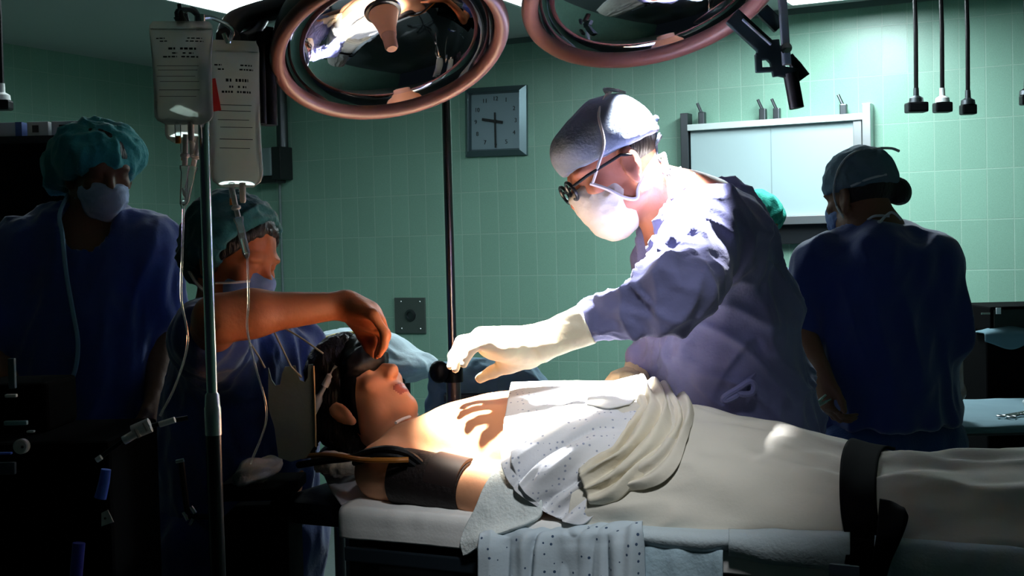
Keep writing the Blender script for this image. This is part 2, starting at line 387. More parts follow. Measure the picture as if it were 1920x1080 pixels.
ceil_m = mat('ceiling_paint', (.42, .47, .45), .8)
floor_m = mat('floor_terrazzo', (.10, .12, .12), .35, var=.3, vscale=60)
def slab(name, pts, d, m):
    o = MB().prism([A(*p) for p in pts], A(*d)).build(name, m, smooth=False); return tag(o, kind='structure')
LEFT_LEN, RIGHT = 10.0, 5.2
c0, c1 = WC, WC + RU * (2.5 + RIGHT); n0, n1 = c0 - RV * LEFT_LEN, c1 - RV * LEFT_LEN
up = ZU * CEIL
slab('wall_back', [c0, c1, c1 + up, c0 + up], RV * .12, tile_back)
slab('wall_left', [c0, n0, n0 + up, c0 + up], -RU * .12, tile_left)
slab('wall_right', [c1, n1, n1 + up, c1 + up], RU * .12, tile_left)
slab('floor', [c0, c1, n1, n0], -ZU * .1, floor_m)
slab('ceiling', [c0 + up, c1 + up, n1 + up, n0 + up], ZU * .1, ceil_m)
slab('trim_1', [c0 + up - ZU * .03, c1 + up - ZU * .03, c1 + up - ZU * .03 - RV * .012, c0 + up - ZU * .03 - RV * .012], ZU * .03, mat('cove_dark', (.10, .15, .14), .6))

# ------------------------------------------------------------------ ceiling fluorescent fixtures
def lamp_mat(name, s): return mat(name, (.9, .95, 1), .5, emit=(.80, .95, 1.0), estr=s)
def ceiling_fixture(corner, du, dv, label, s):
    """corner = far left corner on the ceiling; du to the right along the back wall, dv towards the camera"""
    c = A(corner[0], corner[1], CEIL); mid = c + RU * du / 2 - RV * dv / 2
    t = thing('ceiling_light', label, 'light', mid - ZU * .05, 'ceiling fluorescent lights')
    fr = MB()
    for a, b in ((0, 0), (0, 1), (1, 0), (1, 1)):
        if a == 0: fr.box(mid + (RU * (du / 2 - .01) * (1 if b else -1)) - ZU * .03, (.02, dv, .06), (RU, RV, ZU))
        else: fr.box(mid + (RV * (dv / 2 - .01) * (1 if b else -1)) - ZU * .03, (du, .02, .06), (RU, RV, ZU))
    fr.build('frame', white_plastic, t, False)
    MB().box(mid - ZU * .025, (du - .04, dv - .04, .03), (RU, RV, ZU)).build('diffuser', lamp_mat('diffuser_glow', s), t, False)
    return t
ceiling_fixture(ZP(430, 25, CEIL - .05), .62, 1.25, 'glowing fluorescent ceiling panel above the two fluid bags', 8)
ceiling_fixture(ZP(985, 14, CEIL - .05), .30, 1.25, 'fluorescent ceiling panel glimpsed between the two round surgical lamps', 13)
ceiling_fixture(ZP(1480, -12, CEIL), .40, 1.25, 'fluorescent ceiling panel above the wall film viewer', 46)

# ------------------------------------------------------------------ clock on the back wall
def wall_frame(off): return RU, ZU, -RV
cc = W(932, 228); ck = thing('wall_clock', 'square grey wall clock showing half past nine on the green tiled wall', 'clock', cc)
ca = math.radians(2.2); cx = RU * math.cos(ca) - ZU * math.sin(ca) * .6; cx = nrm(cx - RV * (cx @ RV)); cz = nrm(np.cross(cx, -RV)) * -1
cz = nrm(np.cross(-RV, cx)); cz = cz if cz[2] > 0 else -cz
S_ = .196; fm = mat('clock_frame', (.13, .19, .21), .3, metal=.6)
m = MB()
for sx, sz in ((1, 0), (-1, 0), (0, 1), (0, -1)):
    d = cx * sx + cz * sz; e = cz * sx + cx * sz; e = e / np.linalg.norm(e)
    q = [cc + d * S_ - e * S_, cc + d * S_ + e * S_, cc + d * (S_ - .03) + e * (S_ - .03) - RV * .05, cc + d * (S_ - .03) - e * (S_ - .03) - RV * .05]
    q2 = [cc + d * S_ - e * S_ - RV * .02, cc + d * S_ + e * S_ - RV * .02]
    b = len(m.V); m.V += [tuple(v) for v in (q[0], q[1], q2[1], q2[0], q[2], q[3], cc + d * (S_ - .04) + e * (S_ - .04) - RV * .02, cc + d * (S_ - .04) - e * (S_ - .04) - RV * .02, cc + d * (S_ - .04) + e * (S_ - .04), cc + d * (S_ - .04) - e * (S_ - .04))]
    m.F += [(b, b + 1, b + 2, b + 3), (b + 3, b + 2, b + 4, b + 5), (b + 5, b + 4, b + 6, b + 7), (b + 7, b + 6, b + 8, b + 9), (b + 9, b + 8, b + 1, b)]
m.build('frame', fm, ck, False)
face = MB().box(cc - RV * .012, (2 * S_ - .07, 2 * S_ - .07, .012), (cx, cz, -RV)).build('dial', mat('clock_dial', (.36, .47, .52), .35), ck, False)
for h in range(1, 13):
    an = PI / 2 - h * PI / 6; k = .118 / max(abs(math.cos(an)), abs(math.sin(an))) if h % 3 else .128
    k = min(k, .15)
    text(str(h), cc + cx * k * math.cos(an) + cz * k * math.sin(an) - RV * .019, cx, cz, .034, black_print, ck)
def hand_(ang, l, w, back=.03):
    d = cx * math.cos(ang) + cz * math.sin(ang); e = np.cross(d, -RV); return MB().box(cc + d * (l - back) / 2 - RV * .026, (l + back, w, .003), (d, e, -RV)).build('hand', black_print, ck, False)
hand_(PI - .17, .085, .016, .05); hand_(-PI / 2 + .02, .15, .010, .05)
MB().cyl(cc - RV * .02, cc - RV * .032, .011).build('hub', black_print, ck)
MB().box(cc - RV * .040, (2 * S_ - .06, 2 * S_ - .06, .002), (cx, cz, -RV)).build('glass', clear_mat('clock_glass', (.97, .99, .99), .02, (.8, .9, .9), .03), ck, False)

# ------------------------------------------------------------------ film viewer (light box) on the back wall
vb = thing('film_viewer', 'wide white x-ray film viewing panel in a metal frame on the tiled wall', 'x-ray viewer', W(1455, 415))
a0, a1 = W(1300, 232), W(1606, 222); zt, zb = a0[2], W(1456, 404)[2]
def WR(x0, y0, x1, y1, d0, d1, ):
    p, q = W(x0, y0), W(x1, y1); return [p, q, d0, d1]
def wbox(mb, xa, ya, xb, yb, d0=.0, d1=.06, bev=.003):
    """box on the back wall: xa..xb read at mid height, ya..yb read at mid width"""
    xm, ym = (xa + xb) / 2, (ya + yb) / 2; p, q, t_, b_ = W(xa, ym), W(xb, ym), W(xm, ya), W(xm, yb)
    return mb.box(A(*((p + q) / 2)[:2], (t_[2] + b_[2]) / 2) - RV * (d0 + d1) / 2, (abs((q - p) @ RU), d1 - d0, abs(t_[2] - b_[2])), (RU, RV, ZU), bev)
opal = mat('opal_panel', (.37, .48, .49), .3, spec=.4)
wbox(MB(), 1302, 237, 1606, 406, .0, .055).build('viewing_panel', opal, vb, False)
wbox(MB(), 1286, 214, 1300, 428, .0, .075).build('side_rail', dark_steel, vb, False)
wbox(MB(), 1606, 222, 1622, 414, .0, .07).build('side_rail', steel, vb, False)
wbox(MB(), 1624, 196, 1640, 414, .0, .085).build('side_rail', steel, vb, False)
wbox(MB(), 1298, 225, 1624, 237, .0, .085).build('top_rail', mat('pale_rail', (.58, .66, .64), .4), vb, False)
wbox(MB(), 1298, 406, 1624, 422, .0, .085).build('bottom_rail', steel, vb, False)
wbox(MB(), 1302, 421, 1606, 458, .0, .05).build('wall_block', black_enamel, vb, False)  # shadow beneath the viewer, built as a black box
wbox(MB(), 1451, 238, 1453, 405, .055, .0565, 0).build('panel_seam', mat('seam_grey', (.26, .34, .35), .5), vb, False)
for i, (x, y) in enumerate(((1317, 219), (1431, 213), (1457, 212), (1582, 205))):
    b = W(x, y + 10, .06); c = thing('film_clip', ['small spring clip at the left end of the film viewer rail', 'left clip of the middle pair on the film viewer rail', 'right clip of the middle pair on the film viewer rail', 'small spring clip near the right end of the film viewer rail'][i], 'clip', b)
    MB().box(b + ZU * .015, (.034, .04, .075), (RU, RV, ZU), .006).build('clip_body', dark_steel, c, False)
    MB().tube([b + ZU * .04, b + ZU * .10 - RU * .026], .008, 8).build('lever', dark_steel, c)

# ------------------------------------------------------------------ wall plate, wall box with conduit
wp = thing('wall_plate', 'square dark steel gas outlet plate on the green tiles', 'outlet', W(770, 591))
wbox(MB(), 742, 558, 799, 625, 0, .012).build('plate', mat('plate_grey', (.09, .115, .105), .45, metal=.4), wp, False)
p = W(770, 591, .012); MB().lathe(p, -RV, [(.0001, .0), (.035, 0), (.035, .008), (.022, .01), (.022, .003), (.0001, .003)], 24).build('outlet_ring', dark_steel, wp)
for sx, sz in ((-.065, .08), (.065, .08), (-.065, -.08), (.065, -.08)): MB().ball(p + RU * sx + ZU * sz, .006, 8).build('screw', steel, wp)
wb = thing('wall_box', 'small grey junction box with a dark conduit above it on the wall', 'junction box', W(517, 344))
wbox(MB(), 487, 280, 533, 332, 0, .14, .01).build('wall_block', mat('box_grey', (.20, .27, .27), .4), wb, False)
wbox(MB(), 533, 277, 549, 338, 0, .13, .006).build('side_cover', black_enamel, wb, False)
wbox(MB(), 498, 332, 540, 345, .02, .12, .006).build('base', black_enamel, wb, False)
q = W(530, 279, .04); MB().cyl(q, A(q[0], q[1], CEIL), .035).build('conduit', dark_steel, wb)
q = W(524, 345, .012); MB().cyl(q, A(q[0], q[1], .1), .008, n=8).build('cable', grey_enamel, wb)

# ------------------------------------------------------------------ power drops hanging from the ceiling
def power_drop(x0, x1, y, Z, label, w, chrome_=False):
    b = P(x1, y, Z); top = A(*(P(x0, 0, Z)[:2]), CEIL); pw = w * Z / FPX; top = A(b[0] - .004, b[1], CEIL)
    t = thing('power_drop', label, 'power cord', b, 'black power cords hanging from the ceiling')
    MB().tube([top, (top + b) / 2 + A(.004, 0, 0), b + ZU * .05], .0095, 8).build('cord', black_rub, t)
    h = .044 * Z / 5.5
    MB().box(b - ZU * h * .5, (pw, pw * .8, h), None, .008).build('connector', black_rub, t, False)
    m_ = white_plastic if chrome_ else dark_steel
    MB().lathe(b, ZU, [(.0001, 0), (.03, 0), (.028, .018), (.012, .028), (.011, .06), (.0001, .06)], 16).build('collar', m_, t)
    return t
power_drop(1712, 1718, 192, 5.4, 'black ceiling power cord farthest left of the three, with a wide connector', 38)
power_drop(1757, 1767, 192, 5.4, 'middle ceiling power cord of the three, with a bright metal collar', 32, True)
power_drop(1808, 1815, 196, 5.4, 'black ceiling power cord farthest right of the three, its connector hanging lowest', 28)
power_drop(2, 4, 188, 4.6, 'ceiling power cord with white collar over the shelf behind the tall capped person', 34, True)
power_drop(1924, 1925, 178, 5.4, 'black power cord at the edge of the picture, its connector cut by the frame', 24)

# ------------------------------------------------------------------ shelf unit with boxes by the left wall
sh = P(60, 540, 4.3); sh[2] = 0
cab = thing('shelf_unit', 'tall dark open shelf unit behind the tall capped person', 'shelf', sh)
cu_ = P(-130, 250, 4.35); sw = .62; x0, x1 = P(-130, 250, 4.3)[0], P(128, 250, 4.3)[0]; ztop = P(60, 254, 4.3)[2]
dk = mat('shelf_dark', (.012, .014, .016), .5)
yc = 4.55; xc = (x0 + x1) / 2
for z, nm in ((ztop - .012, 'top_board'), (ztop - .36, 'shelf_board'), (ztop - .75, 'shelf_board'), (ztop - 1.15, 'shelf_board'), (.08, 'shelf_board')):
    MB().box(A(xc, yc, z), (x1 - x0, .45, .024)).build(nm, dk, cab, False)
for x in (x0, x1): MB().box(A(x, yc, ztop / 2), (.024, .45, ztop)).build('side_panel', dk, cab, False)
MB().box(A(xc, yc + .22, ztop / 2), (x1 - x0, .02, ztop)).build('back_panel', dk, cab, False)
carton = mat('carton_white', (.50, .53, .55), .6); cblue = mat('carton_blue', (.05, .10, .30), .6)
for i, (xa, xb, lab) in enumerate(((-60, 36, 'white carton with a dark blue end, first on the shelf top'), (46, 86, 'small white carton standing in the middle of the shelf top'), (92, 150, 'white carton on the shelf top, partly behind the teal cap'))):
    p0, p1 = P(xa, 250, 4.3), P(xb, 250, 4.3); w = p1[0] - p0[0]; h = .048; c = A((p0[0] + p1[0]) / 2, 4.42, ztop + h / 2)
    t = thing('carton', lab, 'box', c - ZU * h / 2)
    MB().box(c, (w, .16, h), None, .002).build('box_body', carton, t, False)
    MB().box(c - A(w * .1, .0805, .0), (w * .3, .002, h * .5)).build('printed_panel', black_print if i else cblue, t, False)
    if i == 0: MB().box(c + A(w / 2 - .01, 0, 0), (.022, .163, h * 1.02)).build('end_flap', cblue, t, False)
for i, (x, y) in enumerate(((25, 356), (78, 358))):
    b = P(x, y, 4.4); b[2] = ztop - .348; t = tag(MB().tube(spline([b + A(-.05, 0, .05), b + A(0, 0, .005 + .016), b + A(.03, .02, .022), b + A(.05, 0, .06 if i else .022)], 12), .012, 8).build('tubing_coil', drape_blue if i else blue_plastic, loc=b), ['short blue wrapped packet on the dark shelf', 'curled pale blue packet on the dark shelf beside the cap'][i], 'packet')
for i, (x, y, w, h) in enumerate(((14, 404, 34, 22), (18, 430, 40, 20))):
    zz = ztop - .738 + (0 if i else .0); b = P(x, y, 4.42); 
    t = tag(MB().box(A(b[0], 4.45, ztop - .738 + .055 + (1 - i) * .085), (.075 + .01 * i, .14, .08), None, .004).build('supply_box', mat('supply%d' % i, (.16, .24, .28) if i == 0 else (.24, .30, .27), .6), loc=A(b[0], 4.45, ztop - .738 + .015 + (1 - i) * .085)), ['upper grey-blue supply box stacked beside the blue sleeve', 'lower pale green supply box of the stack beside the blue sleeve'][i], 'box')
# ------------------------------------------------------------------ people
class Head:
    """local frame of a head: F face direction, U crown direction, L the person's left"""
    def __init__(s, c, F, U, k=1.0):
        s.c = np.asarray(c, float); s.F = nrm(F); s.U = nrm(np.asarray(U, float) - s.F * (np.asarray(U, float) @ s.F)); s.L = np.cross(s.U, s.F); s.k = k; s.R = [s.F, s.L, s.U]
    def p(s, f, l, u): return s.c + s.k * (s.F * f + s.L * l + s.U * u)
    def loc(s, v): d = (np.asarray(v) - s.c) / s.k; return d @ s.F, d @ s.L, d @ s.U
    def e(s, S, f, l, u, rf, rl, ru, k=.015, op='u', R=None): S.ell(s.p(f, l, u), (rf * s.k, rl * s.k, ru * s.k), s.R if R is None else R, k, op)
    def skull(s, S, o=0, k=.03): s.e(S, -.012, 0, .035, .098 + o, .077 + o, .087 + o, k)
    def face(s, S, ears=True):
        s.skull(S); s.e(S, .038, 0, -.035, .055, .062, .082, .03)                      # face block
        s.e(S, .062, 0, -.098, .030, .030, .022, .03); 
        for g in (-1, 1):
            s.e(S, .015, g * .052, -.072, .035, .017, .022, .03)                        # jaw corner
            s.e(S, .074, g * .034, .028, .018, .026, .010, .018)                        # brow
            s.e(S, .072, g * .042, -.018, .016, .022, .018, .02)                        # cheekbone
            s.e(S, .094, g * .031, .010, .014, .017, .011, .012, 's')                   # eye socket
            s.e(S, .078, g * .031, .010, .013, .014, .011, .004)                        # eye
            if ears:
                Fe = nrm(s.F + s.U * .25); Ue = nrm(s.U - s.F * .25); Re = [Fe, np.cross(Ue, Fe), Ue]
                s.e(S, -.010, g * .083, -.012, .022, .010, .036, .006, R=Re); s.e(S, -.003, g * .094, -.008, .012, .008, .022, .005, 's', R=Re); s.e(S, -.002, g * .083, -.046, .010, .008, .011, .008)
        S.cone(s.p(.086, 0, .016), s.p(.112, 0, -.022), .010 * s.k, .0135 * s.k, .012)   # nose
        for g in (-1, 1): s.e(S, .103, g * .012, -.028, .010, .008, .008, .008)
        s.e(S, .090, 0, -.056, .013, .022, .007, .010); s.e(S, .088, 0, -.070, .012, .020, .008, .010); s.e(S, .104, 0, -.063, .008, .020, .0022, .004, 's')
    def lips(s, v): f, l, u = s.loc(v); return f > .092 and abs(l) < .021 and -.077 < u < -.052
def hand(S, w, d, palm, thumb, curl=.5, k=1.0, r=.0088, tcurl=.5, spread=.06, o=0.0, kk=.008, curls=None):
    """palm with four jointed fingers and a thumb; w wrist, d pointing direction, palm = way the palm faces, thumb = thumb side"""
    d = nrm(d); n = nrm(np.asarray(palm, float) - d * (np.asarray(palm, float) @ d)); t = np.asarray(thumb, float); t = nrm(t - d * (t @ d) - n * (t @ n)); w = np.asarray(w, float)
    R = [d, t, n]; S.ell(w + d * .048 * k, ((.055) * k, .042 * k + o, .017 * k + o), R, .02)
    S.cone(w - d * .01, w + d * .02 * k, .026 * k + o, .024 * k + o, .02, sc=(1, 1, .75), R=R)
    LN = ((.043, .026, .021), (.047, .030, .022), (.044, .028, .021), (.034, .021, .019)); tips = []
    for i, ln in enumerate(LN):
        s_ = (.030, .010, -.010, -.029)[i]; b = w + k * (d * (.092, .096, .091, .082)[i] + t * s_ ); ang = (.35 if curls is None else 0) * curl; dd = nrm(d + t * spread * (1.5 - i))
        S.cone(w + k * (d * .045 + t * s_ * .8), b, .013 * k + o, .0115 * k + o, .014)
        rr = r * k * (1, 1.03, .98, .86)[i] + o; cc_ = curls[i] if curls is not None else (curl * .7, curl * .9, curl * .6)
        for j, l in enumerate(ln):
            ang += cc_[j]; e = b + k * l * (dd * math.cos(ang) + n * math.sin(ang)); S.cone(b, e, rr, rr * .93, kk); b = e; rr *= .93
        tips.append(b)
    a = w + k * (d * .022 + t * .026 + n * .004); b = a + k * .042 * nrm(d * .75 + t * .55 + n * .45 * tcurl); c = b + k * .033 * nrm(d * .9 + t * .15 + n * .6 * tcurl); e = c + k * .026 * nrm(d * 1 - t * .1 + n * .6 * tcurl)
    S.cone(a, b, .0165 * k + o, .0125 * k + o, .02); S.cone(b, c, .0115 * k + o, .0105 * k + o, kk); S.cone(c, e, .0105 * k + o, .009 * k + o, kk); return tips
def legs(S, J, o=0.0, trouser=False):
    for g in ('L', 'R'):
        h, kn, an = J['hip' + g], J['knee' + g], J['ank' + g]
        S.cone(h, kn, .088 + o, .058 + o, .04); S.cone(kn, an, .056 + o, (.045 if trouser else .038) + o, .04)
        if not trouser: S.cone(an, an + J['toe'] * .17 - ZU * .045, .036, .028, .03); S.cone(an, an - J['toe'] * .03 - ZU * .04, .036, .034, .03)
def stand(J, pelvis, fwd, gap=.10):
    f = nrm(A(fwd[0], fwd[1], 0)); l = np.cross(ZU, f)
    for g, s in (('L', 1), ('R', -1)):
        J['hip' + g] = pelvis + l * gap * s - ZU * .06; z = J['hip' + g][2]
        J['knee' + g] = A(*(J['hip' + g][:2] + f[:2] * .02), z * .54); J['ank' + g] = A(*J['hip' + g][:2], .08)
    J['toe'] = f
def shoes(J, root):
    for g in 'LR':
        S = SDF(.008); a = J['ank' + g] - ZU * .042; S.cone(a - J['toe'] * .045, a + J['toe'] * .19, .046, .04, .03, sc=(1, 1, .9)).cone(a, a + ZU * .03, .05, .05, .03); S.cut(A(0, 0, .004), -ZU)
        S.build('shoe', black_enamel, root)
def torso(S, pts, o=0.0, k=.08):
    """pts: [(centre, half width, half depth)], axes (L, F) in R"""
    for (a, wa, da, R), (b, wb, db, _) in zip(pts[:-1], pts[1:]):
        f = .5 * (da / wa + db / wb); S.cone(a, b, wa + o, wb + o, k, sc=(1, f, 1), R=R)
def tube_part(name, pts, r, m, root, n=8, sp=24): return MB().tube(spline(pts, sp), r, n).build(name, m, root)

# ================= the surgeon in the grey-blue gown
H = Head(P(1152, 312, 2.70), (-.84, -.16, -.53), (-.53, 0, .84), 1.02)
J = dict(neck=P(1268, 392, 2.745), chest=P(1325, 470, 2.80), belly=P(1342, 640, 2.86), pelvis=P(1374, 800, 2.93), shoL=P(1325, 432, 2.63), shoR=P(1275, 425, 2.95),
         elbL=P(1262, 548, 2.43), wriL=P(1015, 642, 2.49), elbR=P(1232, 610, 3.02), wriR=P(1192, 712, 2.84))
fw = nrm(A(-.9, -.35, 0)); lf = np.cross(ZU, fw); stand(J, J['pelvis'] + fw * 0, fw)
R_s = [lf, fw, ZU]
surgeon_label = 'person in grey-blue surgical gown, grey cap, white mask and black glasses reaching over the patient'
S = SDF(.0052); H.face(S); S.cone(H.p(-.025, 0, -.04), J['neck'], .058, .062, .03); S.cone(J['neck'], J['chest'], .07, .10, .05)
torso(S, [(J['chest'], .15, .11, R_s), (J['belly'], .135, .105, R_s), (J['pelvis'], .15, .12, R_s)])
for g in 'LR': S.cone(J['chest'] + ZU * .05, J['sho' + g], .07, .058, .05); S.cone(J['sho' + g], J['elb' + g], .05, .036, .03); S.cone(J['elb' + g], J['wri' + g], .035, .023, .02)
hd = P(905, 632, 2.50) - P(1015, 642, 2.49)
hand(S, J['wriL'], hd, -ZU + A(.1, 0, 0), A(0, 1, -.35), k=.55, curls=((.5, .6, .3),) * 4); hand(S, J['wriR'], A(-.5, -.5, -.2), -ZU, A(.5, -.5, 0), .5)
legs(S, J)
surgeon = S.build('person', [skin, lip], loc=A(J['pelvis'][0], J['pelvis'][1], 0), pick=lambda v: 1 if H.lips(v) else 0)
tag(surgeon, surgeon_label, 'person')
shoes(J, surgeon)
# gown
S = SDF(.0065)
torso(S, [(J['chest'] + A(-.01, 0, -.01), .155, .122, R_s), (J['belly'], .178, .138, R_s), (J['pelvis'] + A(.0, 0, 0), .192, .150, R_s), (A(J['pelvis'][0] + .05, J['pelvis'][1] + .04, .42), .20, .15, R_s)], 0, .10)
S.cone(J['neck'] + A(.035, .0, -.045), J['chest'] + A(.01, .02, .02), .072, .125, .06)
S.cone(P(1318, 448, 2.82), P(1388, 570, 2.86), .10, .105, .06)
S.cone(J['shoL'] + A(.035, .02, -.02), J['shoL'], .085, .085, .06); S.cone(J['shoL'], J['elbL'], .082, .072, .035); S.cone(J['elbL'], P(1102, 606, 2.475), .066, .040, .03, flat=False); 
S.cone(J['shoR'], J['elbR'], .080, .066, .04); S.cone(J['elbR'], P(1200, 690, 2.87), .058, .044, .03)
S.cone(J['elbR'], J['shoR'], .07, .07, .03)
S.ell(H.p(-.02, 0, -.05) + A(0, 0, 0), (.085, .085, .10), H.R, .02, 's'); S.cone(H.p(.0, 0, -.07), J['neck'] + A(-.02, -.01, .02), .070, .062, .02, 's')
S.cut(A(0, 0, .40), -ZU); S.cut(P(1092, 608, 2.475), P(1092, 608, 2.475) - J['elbL'], .004)
def crease(amp, d, along, across, off):
    d = nrm(d); a = A(0, 1, 0) if abs(d[1]) < .8 else A(1, 0, 0); x = nrm(np.cross(a, d)); y = np.cross(d, x)
    def f(v):
        w = .05 * noise.noise(Vector(v * 5 + off)); n = noise.noise(Vector((v @ d * along + off, (v @ x + w) * across, (v @ y + w) * across))); return amp * (max(0, 1 - abs(n) * 3.2) ** 1.5 - .25)
    return f
_f1 = crease(.016, A(.35, .1, -1), 2.2, 8, 1.0); _f2 = crease(.011, A(.75, .2, -.75), 3, 13, 5.0); _f3 = crease(.010, A(-.1, .2, -1), 2.5, 15, 9.0)
fb = lambda v: _f1(v) + _f2(v) + .7 * _f3(v)
_s1 = crease(.015, nrm(J['wriL'] - J['elbL']) + A(.25, 0, -.35), 4, 15, 3.0); _s2 = crease(.013, A(.5, .2, 1), 5, 14, 6.0); _s3 = crease(.008, A(-1, 0, .15), 6, 24, 2.0)
fs = lambda v: (_s1(v) + _s2(v) + _s3(v)) * float(np.clip(.25 + (v[0] - P(1092, 608, 2.475)[0]) / .09, .25, 1))
def gd(v):
    s = np.clip((J['elbL'][0] + .10 - v[0]) / .12, 0, 1) if v[1] < J['chest'][1] - .02 else 0
    return fb(v) * (1 - s) + fs(v) * s
S.build('gown', gown_blue, surgeon, disp=gd)
g0 = MB()
tube_part('waist_tie', [P(1470, 560, 2.78), P(1440, 640, 2.70), P(1420, 690, 2.685), P(1392, 725, 2.68)], .009, gown_blue, surgeon)
bow = MB(); c = P(1392, 728, 2.672)
bow.tube(spline([c, P(1382, 742, 2.66), P(1360, 752, 2.66), P(1358, 745, 2.66), P(1385, 728, 2.66), P(1405, 716, 2.66), P(1414, 724, 2.66), P(1408, 738, 2.66), P(1385, 738, 2.66), c], 40), .007, 8); bow.ball(c, .011, 8)
bow.build('tie_bow', gown_blue, surgeon)
# glove with flared cuff
S = SDF(.0028); w = J['wriL']
S.cone(P(1104, 606, 2.472), w, .042, .034, .02, flat=True)
d_ = nrm(hd); pn = nrm(-ZU + d_ * (ZU @ d_)); tn = nrm(np.cross(d_, pn)); tn = tn if tn[1] > 0 else -tn
KK = .98; bz = [P(908, 634, 2.535), P(903, 630, 2.51), P(905, 634, 2.485), P(915, 642, 2.465)]
S.ell(P(952, 648, 2.50), (.064, .046, .031), [d_, tn, pn], .025); S.cone(w, P(930, 642, 2.505), .033, .028, .02)
paths = [[P(908, 632, 2.535), P(868, 645, 2.545), P(856, 668, 2.545), P(852, 684, 2.54)], [P(903, 629, 2.51), P(864, 640, 2.515), P(850, 667, 2.515), P(845, 687, 2.51)],
         [P(905, 634, 2.485), P(868, 648, 2.485), P(857, 673, 2.485), P(854, 692, 2.482)], [P(915, 642, 2.465), P(884, 652, 2.46), P(873, 668, 2.46), P(869, 682, 2.458)]]
for i, pth in enumerate(paths):
    S.cone(P(955, 642, 2.50) + (bz[i] - P(905, 634, 2.50)) * .7, pth[0], .018, .0135, .018)
    for j in range(3): S.cone(pth[j], pth[j + 1], .0118 - .0012 * j, .0108 - .0012 * j, .008)
    S.ell(pth[0], (.013, .012, .012), None, .012)
tp = [P(990, 668, 2.53), P(955, 682, 2.55), P(925, 697, 2.555), P(900, 710, 2.55)]
S.cone(P(990, 655, 2.51), P(950, 676, 2.545), .031, .019, .025); S.cone(tp[0], tp[1], .024, .016, .022); S.cone(tp[1], tp[2], .0142, .0128, .01); S.cone(tp[2], tp[3], .0122, .0098, .008)
S.build('glove', glove_m, surgeon, disp=lambda v: .0012 * noise.noise(Vector(v * 60)) + .0015 * noise.noise(Vector(v * A(25, 25, 70))))
# second hand: tan glove on the far side of the patient
S = SDF(.0045); hand(S, J['wriR'], A(-.5, -.5, -.2), -ZU, A(.5, -.5, 0), .5, o=.002); S.cone(P(1200, 690, 2.87), J['wriR'], .036, .028, .02)
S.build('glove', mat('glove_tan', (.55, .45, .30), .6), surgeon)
# cap, hair, mask, glasses
S = SDF(.004); H.skull(S, .013); H.e(S, -.030, 0, .070, .078, .072, .062, .03); H.e(S, .055, 0, .075, .045, .06, .04, .03)
S.cut(H.p(.03, 0, .030), -(H.U * 1 + H.F * -.14)); 
scap_ = S.build('surgical_cap', cap_grey, surgeon, disp=fold(.0035, [H.U * .3 + H.F, H.L + H.U], 4, 13, 5))
S = SDF(.004); H.skull(S, .004); S.cut(H.p(-.028, 0, 0), H.F); S.cut(H.p(0, 0, -.043), -H.U - H.F * .3)
S.build('hair', hair, surgeon)
def onhead(f, l, u, r=.016):
    v = A(f, l, u - .035); s_ = math.sqrt((v[0] / (.098 + r)) ** 2 + (v[1] / (.077 + r)) ** 2 + (v[2] / (.087 + r)) ** 2); v = v / s_; return H.p(v[0] - .012, v[1], v[2] + .035)
S = SDF(.0035); H.e(S, .050, 0, -.055, .066, .070, .070, .03); H.e(S, .088, 0, -.015, .030, .034, .03, .03); H.e(S, .060, 0, -.098, .042, .044, .034, .03)
S.cut(H.p(.008, 0, 0), -H.F - H.U * .15); S.cut(H.p(.09, 0, .004), H.U * 1 + H.F * .25)
fm_ = S.build('face_mask', mask_white, surgeon, disp=fold(.0028, [H.L, H.L + H.F * .4], 3, 26, 2))
tm = MB(); tm.tube(spline([H.p(.075, .066, -.005), H.p(.048, .085, .02), onhead(.025, .085, .05), onhead(.0, .07, .10, .019), onhead(-.04, .03, .12, .021), onhead(-.055, 0, .12, .024)], 30), .0032, 6)
tm.tube(spline([H.p(.078, .064, -.002), H.p(.058, .074, -.03), H.p(.04, .076, -.062), H.p(.018, .074, -.078), H.p(.0, .076, -.06), H.p(-.05, .080, -.035), H.p(-.088, .05, -.035)], 30), .0042, 6)
tm.tube(spline([onhead(-.055, 0, .12, .024), onhead(-.05, .015, .13, .034), onhead(-.075, .02, .12, .03)], 10), .004, 6).tube(spline([onhead(-.055, 0, .12, .024), onhead(-.075, -.01, .13, .036), onhead(-.09, .0, .11, .03)], 10), .0035, 6)
e_ = H.p(-.088, .05, -.035); tm.tube(spline([e_, P(1245, 325, 2.64), P(1278, 316, 2.63)], 10), .0045, 6).tube(spline([e_, P(1262, 352, 2.62), P(1290, 338, 2.62), P(1303, 326, 2.62)], 10), .0045, 6)
tm.build('mask_tie', tie_white, fm_)
ct = MB(); e_ = onhead(-.11, .02, .035, .016); q = lambda x, y: P(x, y, 2.68)
ct.tube(spline([e_, q(1222, 275), q(1216, 262), q(1215, 255)], 10), .0055, 6).tube(spline([e_, q(1228, 268), q(1238, 252), q(1236, 258), q(1226, 274)], 12), .0048, 6).tube(spline([e_, q(1232, 292), q(1245, 306), q(1258, 318)], 10), .0034, 6).ball(e_, .008, 8)
ct.build('cap_tie', tie_dark, scap_)
gl = MB()
for g in (-1, 1):
    pts = [H.p(.112 + .0, g * .034 + .026 * math.cos(a), .006 + .020 * math.sin(a)) for a in np.linspace(0, 2 * PI, 25)[:-1]]
    gl.tube(pts + [pts[0], pts[1]], .0038, 8); gl.tube([H.p(.110, g * .060, .012), H.p(.08, g * .078, .014), H.p(.0, g * .088, .012), H.p(-.02, g * .088, .0)], .0034, 8)
gl.tube([H.p(.113, -.010, .008), H.p(.116, 0, .011), H.p(.113, .010, .008)], .0034, 8); gl.build('glasses', black_enamel, surgeon)

